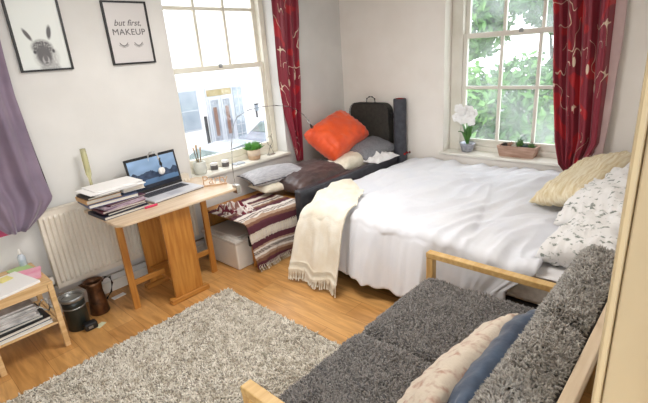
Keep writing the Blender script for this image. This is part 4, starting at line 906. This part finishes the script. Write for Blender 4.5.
# cushions on bench ----------------------------------------------------------
pillow('cushion', 'cream cushion with its grey neighbour stacked on top, on the bench blanket', 'cushion', M_cream, 0.54, 0.34, 0.09, (2.70, 3.17, BT + 0.10), (1, -0.15, 0), (0, 0, 1), 1)
pillow('cushion', 'pale grey ribbed cushion on top of the cream one near the window', 'cushion', M_greycush2, 0.64, 0.36, 0.12, (2.70, 3.22, BT + 0.195), (1, -0.22, 0.0), (0.03, -0.05, 1), 2, piping=mat('dark_grey_piping', rgb(84, 84, 92), rough=0.9))
pillow('cushion', 'large crumpled dark brown velvet cushion lying behind the leather footboard', 'cushion', M_brown, 0.86, 0.62, 0.20, (3.02, 3.04, BT + 0.12), (1, 0.03, 0.02), (0.0, -0.06, 1), 3, wr=0.016)
pillow('pillow', 'cream bed pillow lying under the grey cushion at the far end of the bench', 'pillow', M_cream, 0.72, 0.34, 0.20, (3.62, 2.91, BT + 0.165), (1, -0.05, 0), (0, 0, 1), 4, wr=0.012)
pillow('pillow', 'bright orange pillow leaning in the corner behind the brown cushion', 'pillow', M_orange, 0.70, 0.50, 0.30, (3.57, 3.12, 0.865), (0.53, 0.0, 0.14), (-0.05, -0.12, 0.16), 5, wr=0.016, rnd=0.10)
pillow('cushion', 'small grey woven cushion beside the orange pillow, before the black case', 'cushion', M_greycush, 0.56, 0.40, 0.17, (3.83, 2.88, 0.685), (0.98, -0.10, 0.06), (-0.12, -0.22, 1), 6)
bd = rumple('folded_bedding', 'pile of folded cream bedding behind the orange pillow in the corner', 'bedding', None, 3.88, 3.24, 0.46, 0.42, 0.17, BT, 8, M_cream, 3)
# case
r = thing('laptop_case', 'black soft case with top handle standing in the corner against the wall', 'case', (4.085, 3.03, 0.62))
poly = []; hw, hh, rad = 0.275, 0.53, 0.10
for qx, qz, a0 in ((hw - rad * .5, rad * .5, -PI/2), (hw - rad, hh - rad, 0), (-hw + rad, hh - rad, PI/2), (-hw + rad * .5, rad * .5, PI)):
    rd = rad * (.5 if qz < 0.1 else 1)
    for k in range(7): a = a0 + k * PI / 12; poly.append((qx + rd * math.cos(a), qz + rd * math.sin(a)))
MB().prism(poly, -0.05, 0.05, 'x').build('case_body', M_case, r, bevel=0.015, seg=3)
MB().tube([(-0.052, a, b) for a, b in poly] + [(-0.052, *poly[0])], 0.005, 6).build('zip', M_black, r, smooth=True)
MB().tube([(0, 0.06, hh - 0.005), (0, 0.055, hh + 0.045), (0, 0.02, hh + 0.065), (0, -0.02, hh + 0.065), (0, -0.055, hh + 0.045), (0, -0.06, hh - 0.005)], 0.009, 8).build('handle', M_black, r, smooth=True)
for s_ in (-1, 1): MB().box(-0.02, 0.02, s_ * 0.282 - 0.012, s_ * 0.282 + 0.012, 0.36, 0.42).build('strap_loop', M_black, r, bevel=0.004)
sp = MB().box(-0.055, 0.065, -0.22, 0.22, 0, 0.185).build('cardboard_box', mat('cardboard', rgb(176, 146, 108), rough=0.9), loc=(4.085, 3.02, BT + 0.002), bevel=0.004); tag(sp, 'cardboard box under the black case, hidden by pillows in the corner', 'box')
r = thing('rolled_mat', 'dark grey rolled exercise mat with red end standing against the wall', 'mat', (4.075, 2.635, 0.0))
pts = []
MB().lathe([(0.068, 0), (0.07, 0.01), (0.07, 1.19), (0.068, 1.20)], 28).build('roll', M_mat, r, smooth=True)
sp_ = [(0.006 + 0.0048 * a) for a in [i * 0.3 for i in range(38)]]
MB().tube([((0.004 + 0.0048 * i * 0.3) * math.cos(i * 0.3), (0.004 + 0.0048 * i * 0.3) * math.sin(i * 0.3), 1.203) for i in range(38)], 0.003, 5).build('spiral_end', M_red, r, smooth=True)
o = rumple('folded_cloth', 'crumpled white cloth on the far end of the leather footboard', 'cloth', None, 3.76, 2.70, 0.42, 0.26, 0.075, 0.603, 12, M_sheet, 4)
o = MB().tube([(-0.05, 0, 0), (0, 0.005, 0.006), (0.05, -0.004, 0)], 0.014, 8).build('red_strap', M_red, loc=(4.03, 2.52, 0.62), smooth=True); tag(o, 'short red strap beside the rolled mat at the bed corner', 'strap')

# ------------------------------------------------------------------ bed
r = thing('double_bed', 'large double bed with black leather frame against the back wall', 'bed', (3.15, 1.4, 0))
def Bx(x0, x1, y0, y1, z0, z1): return MB().box(x0 - 3.15, x1 - 3.15, y0 - 1.4, y1 - 1.4, z0, z1)
Bx(2.46, 4.0, 2.62, 2.70, 0.04, 0.60).build('footboard', M_leather, r, bevel=0.018, seg=3)
MB().prism([(a - 3.15, b - 1.4) for a, b in ((2.30, 0.16), (4.12, 0.16), (4.12, 2.615), (2.52, 2.615), (2.36, 2.28), (2.30, 2.2))], 0.06, 0.30).build('base', M_black, r, bevel=0.01)
MB().prism([(a - 3.15, b - 1.4) for a, b in ((2.29, 0.17), (4.12, 0.17), (4.12, 2.61), (2.53, 2.61), (2.36, 2.28), (2.29, 2.18))], 0.301, 0.48).build('mattress', M_mattress, r, bevel=0.03, seg=3)
Bx(2.30, 4.11, 0.12, 0.16, 0.06, 0.85).build('headboard', M_leather, r, bevel=0.012)
MB().grid(lambda u, v: (2.283 - 3.15 + u * 1.83, 0.17 - 1.4 + v * 1.2, 0.488 + 0.006 * nz(u * 9, v * 9, 3)), 40, 30).build('fitted_sheet', M_sheet, r, smooth=True, thick=0.006)

def duvet_z(x, y):
    """height of the duvet's top surface"""
    z = 0.550
    z += 0.026 * nz(x * 1.6, y * 1.9, 3) + 0.020 * nz(x * 3.5 + y * 2, y * 2.2, 7)
    # long soft folds fanning across the bed
    w1 = 0.5 * nz(x * 1.3, y * 1.3, 21)
    z += 0.028 * (1 - abs(nz(x * 1.1 + w1, (y + 0.5 * x) * 4.2 + w1 * 2, 11)) * 2.6)
    z += 0.017 * (1 - abs(nz((x - 0.6 * y) * 1.6, (y + 0.35 * x) * 8.5 + w1 * 3, 5)) * 2.6)
    z += 0.006 * nz(x * 3.0, y * 15 + x * 6, 15)
    # one layer folded over another: a raised edge
    e = (x - 2.60) * 0.415 - (1.10 - y) * 0.80 * -1.0
    d1 = (y - 1.10) - (x - 2.60) * 0.27
    if x < 3.55: z += 0.022 / (1 + math.exp(-d1 * 120)) * min(1, max(0, (3.6 - x) / 0.2))
    # plain seams and soft dents
    k = max(0.0, min(1.0, (y - 2.36) / 0.2)); z -= 0.05 * k * k * (3 - 2 * k)
    return z
def duvet():
    yA, yB = 2.60, 0.62; xin = 4.12
    org = (3.15, 1.6, 0.5); NU, NV = 190, 170
    def fn(u, v):
        y = yA + (yB - yA) * v
        xe = 2.27 + 0.015 * nz(y * 3, 1, 1)
        Lt = xin - xe; hangmax = 0.47 + 0.02 * nz(y * 4, 0, 5) - 0.10 * max(0, (1.0 - y) / 0.4)
        R = 0.07; tot = Lt - R + R * PI / 2 + hangmax - R
        s = u * tot; yy = y
        bulge = 0.05 * math.sin(y * 15 + 3.0 * nz(y * 2, 0, 8)) + 0.05 * nz(y * 9, 2, 3) + 0.02 * nz(y * 21, 1, 3)
        if s < Lt - R:
            x = xin - s; z = duvet_z(x, y); 
        elif s < Lt - R + R * PI / 2:
            a = (s - (Lt - R)) / R; x = xe + R - R * math.sin(a); z0 = duvet_z(xe + R, y); z = z0 - R + R * math.cos(a)
        else:
            q = s - (Lt - R + R * PI / 2); h = q / (hangmax - R); z0 = duvet_z(xe + R, y)
            out = 0.08 if y > 1.3 else (0.015 if y < 1.22 else 0.015 + 0.085 * (y - 1.22) / 0.08)
            k = min(1, out / 0.1 + 0.12)
            x = xe - out * h ** 0.8 - bulge * (0.25 + 0.75 * h) * 0.55 * k; z = z0 - R - q; yy = y + 0.03 * h * nz(y * 5, 3, 1)
            x += 0.006 * nz(y * 22, z * 5, 2)
            if y < 1.24: x = max(x, 2.225)
            z = max(z, 0.02)
            yc = 1.55; lim0, lim1 = 2.34, 0.78
            if yy > 1.9: yy = 1.9 + (yy - 1.9) * (1 - 0.26 / 0.7)
            if yy < 1.1: yy = 1.1 - (1.1 - yy) * (1 - min(1, h * 2) * (1 - (1.1 - lim1) / 0.48))
        # edges
        if v > 0.93: z -= (v - 0.93) / 0.07 * 0.035 * (1 if s < Lt - R else 0)
        if v < 0.03: z -= (0.03 - v) / 0.03 * 0.04 * (1 if s < Lt - R else 0)
        if s < Lt - R + R * PI / 2:
            kk = max(0.0, min(1.0, (2.66 - x) / 0.34)); kk = kk * kk * (3 - 2 * kk)
            if yy > 1.9: yy = 1.9 + (yy - 1.9) * (1 - kk * 0.26 / 0.7)
        yy += 0.03 * nz(x * 3, 1, 9) * max(0, (v - 0.85) / 0.15) + (-0.10 * max(0, (v - 0.9) / 0.1) if False else 0)
        return (x - org[0], yy - org[1], z - org[2])
    o = MB().grid(fn, NU, NV).build('white_duvet', M_duvet, loc=org, smooth=True, thick=0.022, fix=False); o.modifiers['thick'].offset = -1
    tag(o, 'large rumpled white duvet spread over the bed and hanging to the floor', 'duvet')
duvet()

# knitted throw --------------------------------------------------------------
def throw():
    org = (2.4, 2.28, 0.3)
    NU, NV = 70, 110
    def fn(u, v):
        # u across (0 = footboard side), v along from bed top to floor
        tl = 0.62 - 0.20 * u; hang = 0.50; R = 0.09; tot = tl + R * PI / 2 + hang - R * 0.6
        s = v * tot; xe = 2.235
        ye = 2.37 - 0.47 * u
        if s < tl:
            k = s / tl; x = xe + R + (tl - s); y = (2.50 - 0.36 * u) * (1 - k) + ye * k
            z = duvet_z(x, y) + 0.034 + 0.01 * nz(u * 6, v * 6, 2)
        elif s < tl + R * PI / 2:
            a = (s - tl) / R; x = xe + R - R * math.sin(a); y = ye; z = duvet_z(xe + R, y) + 0.034 - R + R * math.cos(a)
        else:
            q = s - tl - R * PI / 2; h = q / (hang - R * 0.6); y = ye + 0.03 * (1 - u) * h; zt = duvet_z(xe + R, ye) + 0.034 - R; z = zt + (0.10 + 0.015 * math.sin(u * 9) - zt) * h
            x = xe - 0.11 * h ** 0.8 - 0.022 * math.sin(u * 13 + 0.6) * h - 0.012 * nz(u * 9, h * 2, 3)
        if s >= tl: x -= 0.045 * math.sin(min(1, (s - tl) / 0.2) * PI / 2)
        return (x - org[0], y - org[1], max(z, 0.078) - org[2])
    o = MB().grid(fn, NU, NV).build('knitted_throw', M_knit, loc=org, smooth=True, thick=0.012, fix=False)
    tag(o, 'cream knitted throw with tassels over the near corner of the bed', 'throw')
    g = random.Random(3); mb = MB(); k = 64
    for i in range(k):
        u = (i + 0.5) / k; p = Vector(fn(u, 0.94)); q = Vector(fn(u, 0.995)); sw = g.uniform(-0.010, 0.010); o2 = Vector((-0.014, 0, 0))
        b_ = q + o2 + Vector((-0.016, sw, 0)); b_.z = 0.03 + g.uniform(-0.01, 0.012) - org[2]
        mb.tube([p + Vector((-0.006, 0, 0)), q + o2 + Vector((0, sw * .5, 0)), b_], [0.006, 0.0075, 0.005], 6)
    mb.build('tassel_fringe', M_knit, o)
throw()

# head-end pillows -----------------------------------------------------------
pillow('pillow', 'cream striped pillow lying across the bed below the red curtain', 'pillow', M_creamstripe, 0.95, 0.42, 0.19, (3.50, 0.66, 0.73), (0.97, -0.20, 0.13), (-0.14, 0.35, 0.95), 21, wr=0.018)
pillow('pillow', 'white pillow with grey leaf print, right behind the cream striped pillow', 'pillow', M_leafprint, 0.95, 0.44, 0.22, (3.20, 0.46, 0.72), (0.98, -0.06, 0.06), (-0.1, 0.35, 0.93), 22, wr=0.026)
pillow('pillow', 'leaf printed white pillow nearest the grey shaggy sofa cushions', 'pillow', M_leafprint, 0.66, 0.46, 0.22, (2.66, 0.40, 0.64), (0.96, -0.2, 0.12), (-0.2, 0.3, 0.93), 23, wr=0.026)
pillow('pillow', 'plain white pillow against the headboard by the right wall', 'pillow', M_sheet, 0.72, 0.46, 0.18, (3.72, 0.36, 0.80), (1, -0.05, 0.0), (-0.05, 0.75, 0.65), 24, wr=0.014)

# ------------------------------------------------------------------ sofa
def sofa():
    ox, oy = 1.45, 0.7
    r = thing('wooden_frame_sofa', 'two seat birch frame sofa in the foreground with grey shaggy covers', 'sofa', (ox, oy, 0))
    def w(p): return (p[0] - ox, p[1] - oy, p[2])
    AH = 0.54
    for x, nm in ((0.745, 'near'), (2.145, 'far')):
        y0, y1 = 1.20, 0.24
        MB().bar(w((x, y0, AH - 0.016)), w((x, y1, AH - 0.016)), 0.052, 0.034).build('armrest', M_birch if x > 1 else M_birch, r, bevel=0.004)
        MB().box(x - ox - 0.024, x - ox + 0.024, y0 - oy - 0.045, y0 - oy - 0.001, 0, AH - 0.034).build('leg', M_birch_v, r, bevel=0.004)
        MB().box(x - ox - 0.024, x - ox + 0.024, y1 - oy, y1 - oy + 0.05, 0, AH - 0.034).build('leg', M_birch_v, r, bevel=0.004)
        MB().box(x - ox - 0.020, x - ox + 0.020, y1 - oy + 0.052, y0 - oy - 0.047, 0.20, 0.25).build('side_rail', M_birch, r, bevel=0.004)
    MB().box(0.772 - ox, 2.118 - ox, 1.10 - oy, 1.125 - oy, 0.20, 0.29).build('front_rail', M_birch, r, bevel=0.004)
    MB().box(0.772 - ox, 2.118 - ox, 0.26 - oy, 0.285 - oy, 0.20, 0.26).build('rear_rail', M_birch, r, bevel=0.004)
    mb = MB()
    for i in range(7):
        a = 0.34 + i * 0.115; mb.box(0.775 - ox, 2.115 - ox, a - oy, a + 0.05 - oy, 0.262 - 0.001, 0.272)
    mb.build('seat_slats', M_birch_pale, r)
    # back frame leaning
    for x in (0.80, 2.09): MB().bar(w((x, 0.33, 0.27)), w((x, 0.19, 0.78)), 0.045, 0.026, (0, 1, 0)).build('back_post', M_birch_v, r, bevel=0.003)
    MB().bar(w((0.50, 0.188, 0.765)), w((2.22, 0.188, 0.765)), 0.036, 0.055).build('back_top_rail', M_birch_pale, r, bevel=0.004)
    mb = MB()
    for i in range(4):
        k = 0.15 + i * 0.2; y = 0.33 - 0.14 * k + 0.012; z = 0.27 + 0.51 * k; mb.bar(w((0.82, y, z)), w((2.07, y, z)), 0.012, 0.045)
    mb.build('back_slats', M_birch_pale, r)
    # cushions with shaggy covers
    def cushion(nm, size, center, xdir, ndir, m, n, seed, tl, tw, cut):
        sx, sy, sz = size
        def rb(u, v, k):
            pass
        mb = MB().box(-sx/2, sx/2, -sy/2, sy/2, -sz/2, sz/2)
        me = bpy.data.meshes.new(nm); me.from_pydata(mb.v, [], mb.f)
        bm = bmesh.new(); bm.from_mesh(me); bmesh.ops.recalc_face_normals(bm, faces=bm.faces)
        bmesh.ops.bevel(bm, geom=bm.edges[:] + bm.verts[:], offset=min(sz * 0.42, 0.055), segments=4, affect='EDGES', profile=0.5)
        bmesh.ops.subdivide_edges(bm, edges=[e for e in bm.edges if e.calc_length() > 0.06], cuts=8, use_grid_fill=True)
        for v in bm.verts: v.co += v.normal * (0.012 * nz(v.co.x * 6, v.co.y * 6, seed) + 0.006 * nz(v.co.x * 16, v.co.y * 16, seed))
        bm.to_mesh(me); bm.free()
        c = link_mesh(nm, me, M_shag_base, r, smooth=True)
        x = Vector(xdir).normalized(); nn = Vector(ndir).normalized(); y = nn.cross(x).normalized(); nn = x.cross(y)
        mm = Matrix((x, y, nn)).transposed().to_4x4(); c.location = w(center); c.rotation_euler = mm.to_euler()
        P, N = surf_points(c, n, seed, keep=cut)
        G = N.copy(); G[:, 0] += 0.5 * np.sin(P[:, 1] * 40 + 3 * np.sin(P[:, 0] * 11)); G[:, 1] += 0.5 * np.cos(P[:, 0] * 30 + 3 * np.sin(P[:, 1] * 13)); G /= np.linalg.norm(G, axis=1)[:, None]
        tufts('shaggy_cover', P, G, m, c, length=tl, width=tw, lean=0.45, seed=seed, curl=0.9)
    keep = lambda P, N: N[:, 2] > -0.3
    cushion('seat_cushion', (0.675, 0.68, 0.125), (1.61 + 0.155, 0.84, 0.345), (1, 0, 0), (0, 0.02, 1), M_shag, 24000, 31, 0.018, 0.0034, keep)
    cushion('seat_cushion', (0.675, 0.68, 0.125), (1.09, 0.84, 0.345), (1, 0, 0), (0, 0.02, 1), M_shag, 24000, 32, 0.018, 0.0034, keep)
    cushion('back_cushion', (0.65, 0.44, 0.17), (1.775, 0.345, 0.605), (1, 0, 0), (0, 0.93, 0.36), M_shag_back, 30000, 33, 0.023, 0.0042, keep)
    cushion('back_cushion', (0.65, 0.44, 0.17), (1.11, 0.345, 0.600), (1, 0, 0), (0, 0.93, 0.36), M_shag_back, 30000, 34, 0.023, 0.0042, keep)
sofa()
pillow('cushion', 'deep blue velvet cushion on the sofa behind the faded floral one', 'cushion', M_blue, 0.74, 0.31, 0.13, (1.38, 0.515, 0.525), (0.99, -0.05, 0.03), (0.05, 0.80, 0.55), 41, wr=0.010)
pillow('cushion', 'faded floral cream cushion leaning in front of the blue sofa cushion', 'cushion', M_floral, 0.72, 0.31, 0.13, (1.34, 0.615, 0.505), (0.99, -0.06, 0.0), (0.03, 0.78, 0.6), 42, wr=0.012)

# ------------------------------------------------------------------ right window sill
S2 = W2[2]
r = thing('potted_orchid', 'white orchid in a silver pot on the right window sill', 'plant', (4.245, 1.93, S2))
MB().lathe([(0.045, 0), (0.055, 0.006), (0.075, 0.07), (0.08, 0.095), (0.074, 0.095), (0.06, 0.07), (0.03, 0.06)], 26).build('pot', M_silverpot, r, smooth=True)
for k, (a, l_, up) in enumerate([(0.3, 0.10, 0.17), (1.6, 0.07, 0.20), (2.7, 0.11, 0.14), (4.0, 0.08, 0.18), (5.2, 0.10, 0.16), (-0.9, 0.05, 0.22)]):
    def lf(u, v, a=a, l_=l_, up=up):
        t = v; rr = 0.012 + l_ * t * (0.4 + 0.6 * t); wd = 0.024 * math.sin(PI * min(1, 0.12 + t * 0.88)) * (2 * u - 1)
        z = 0.08 + up * math.sin(t * 1.7) ; return (rr * math.cos(a) - wd * math.sin(a), rr * math.sin(a) + wd * math.cos(a), z - abs(2 * u - 1) * -0.006)
    MB().grid(lf, 4, 12).build('leaf', M_leafdark, r, smooth=True, thick=0.002)
for s_, pth in ((0, [(0, 0, 0.08), (-0.01, 0.01, 0.22), (0.0, 0.025, 0.36), (0.0, 0.06, 0.45), (0.0, 0.10, 0.44)]), (1, [(0.01, 0, 0.08), (0.0, -0.015, 0.2), (0, -0.01, 0.33), (0, -0.03, 0.38)])):
    MB().tube(pth, 0.003, 6).build('stem', M_leafdark, r, smooth=True)
g = random.Random(5)
for k, (dy, dz) in enumerate([(0.10, 0.44), (-0.02, 0.43), (-0.06, 0.39), (0.12, 0.35), (0.06, 0.42), (0.085, 0.37), (0.03, 0.38), (0.0, 0.34), (0.055, 0.33), (-0.03, 0.37), (0.02, 0.43), (-0.045, 0.32)]):
    mb = MB(); dx = g.uniform(-0.04, 0.01); rot0 = g.uniform(0, 1)
    for q in range(5):
        a = rot0 + q * 2 * PI / 5; mb.ball((0 - 0.004, 0.026 * math.cos(a), 0.026 * math.sin(a)), 0.024, 6, (0.25, 1, 1))
    fo = mb.build('blossom', M_petal, r, loc=(dx, dy, dz), rot=(0, g.uniform(-0.3, 0.3), g.uniform(-0.5, 0.5)), smooth=True, fix=False)
r = thing('planter_trough', 'rough brown wooden trough of small succulents on the right sill', 'planter', (4.245, 1.42, S2))
vs = [(-0.055, -0.155, 0), (0.055, -0.155, 0), (0.055, 0.155, 0), (-0.055, 0.155, 0), (-0.07, -0.18, 0.105), (0.07, -0.18, 0.105), (0.07, 0.18, 0.105), (-0.07, 0.18, 0.105), (-0.058, -0.165, 0.105), (0.058, -0.165, 0.105), (0.058, 0.165, 0.105), (-0.058, 0.165, 0.105), (-0.052, -0.155, 0.08), (0.052, -0.155, 0.08), (0.052, 0.155, 0.08), (-0.052, 0.155, 0.08)]
MB().add(vs, [(0, 3, 2, 1), (0, 1, 5, 4), (1, 2, 6, 5), (2, 3, 7, 6), (3, 0, 4, 7), (4, 5, 9, 8), (5, 6, 10, 9), (6, 7, 11, 10), (7, 4, 8, 11), (8, 9, 13, 12), (9, 10, 14, 13), (10, 11, 15, 14), (11, 8, 12, 15)]).build('trough', M_trough, r)
MB().box(-0.053, 0.053, -0.156, 0.156, 0.075, 0.083).build('soil', M_soil, r)
def rosette(y, x, rad, m, nm='succulent', n=12, up=0.7):
    mb = MB()
    for k in range(n):
        a = k * 2.4; q = rad * (0.35 + 0.65 * k / n); p0 = Vector((0, 0, 0.0)); p1 = Vector((q * math.cos(a), q * math.sin(a), rad * up * (1.3 - k / n)))
        mb.tube([p0, (p0 + p1) / 2, p1], [rad * 0.16, rad * 0.26, rad * 0.05], 6)
    mb.build(nm, m, r, loc=(x, y, 0.092), smooth=True)
MS1 = mat('succulent_green', rgb(96, 140, 74), rgb(70, 110, 60), scale=20, rough=0.5); MS2 = mat('succulent_blue', rgb(110, 130, 128), rough=0.5); MS3 = mat('succulent_dusty_pink', rgb(186, 150, 130), rough=0.6); MS4 = mat('succulent_dark', rgb(70, 64, 60), rough=0.5)
rosette(0.125, 0, 0.045, MS4); rosette(0.07, 0.0, 0.055, MS3); rosette(0.03, -0.02, 0.04, mat('white_pebbles', rgb(232, 226, 214), rough=0.7)); rosette(-0.015, 0.0, 0.06, MS1, up=1.1); rosette(-0.065, 0.0, 0.05, MS2); rosette(-0.12, 0.0, 0.055, MS1)

# ------------------------------------------------------------------ groups of like things
def group(names, phrase, test=lambda o: True):
    for o in scene.objects:
        if o.parent is None and o.name.split('.')[0] in names and test(o): o['group'] = phrase
group(('book', 'magazine', 'ring_binder'), 'books and folders piled on the table', lambda o: o.location.z > 0.7)
group(('folder', 'magazine'), 'folders and magazines piled on the side table shelf', lambda o: o.location.z < 0.5)
group(('leaflet',), 'leaflets on the side table')
group(('candle_jar',), 'candle jars on the left window sill')
group(('parked_car',), 'cars parked in the street')
group(('garden_shrub',), 'bushes in the garden')
group(('garden_tree',), 'trees in the garden')
group(('window_curtain',), 'red patterned window curtains')
group(('framed_poster',), 'black framed posters on the left wall')
group(('cushion',), 'cushions on the sofa', lambda o: o.location.y < 1.2)
group(('cushion',), 'cushions on the bench', lambda o: o.location.y > 2.0)
group(('pillow',), 'pillows at the head of the bed', lambda o: o.location.y < 1.2)
group(('pillow',), 'pillows on the bench', lambda o: o.location.y > 2.0)
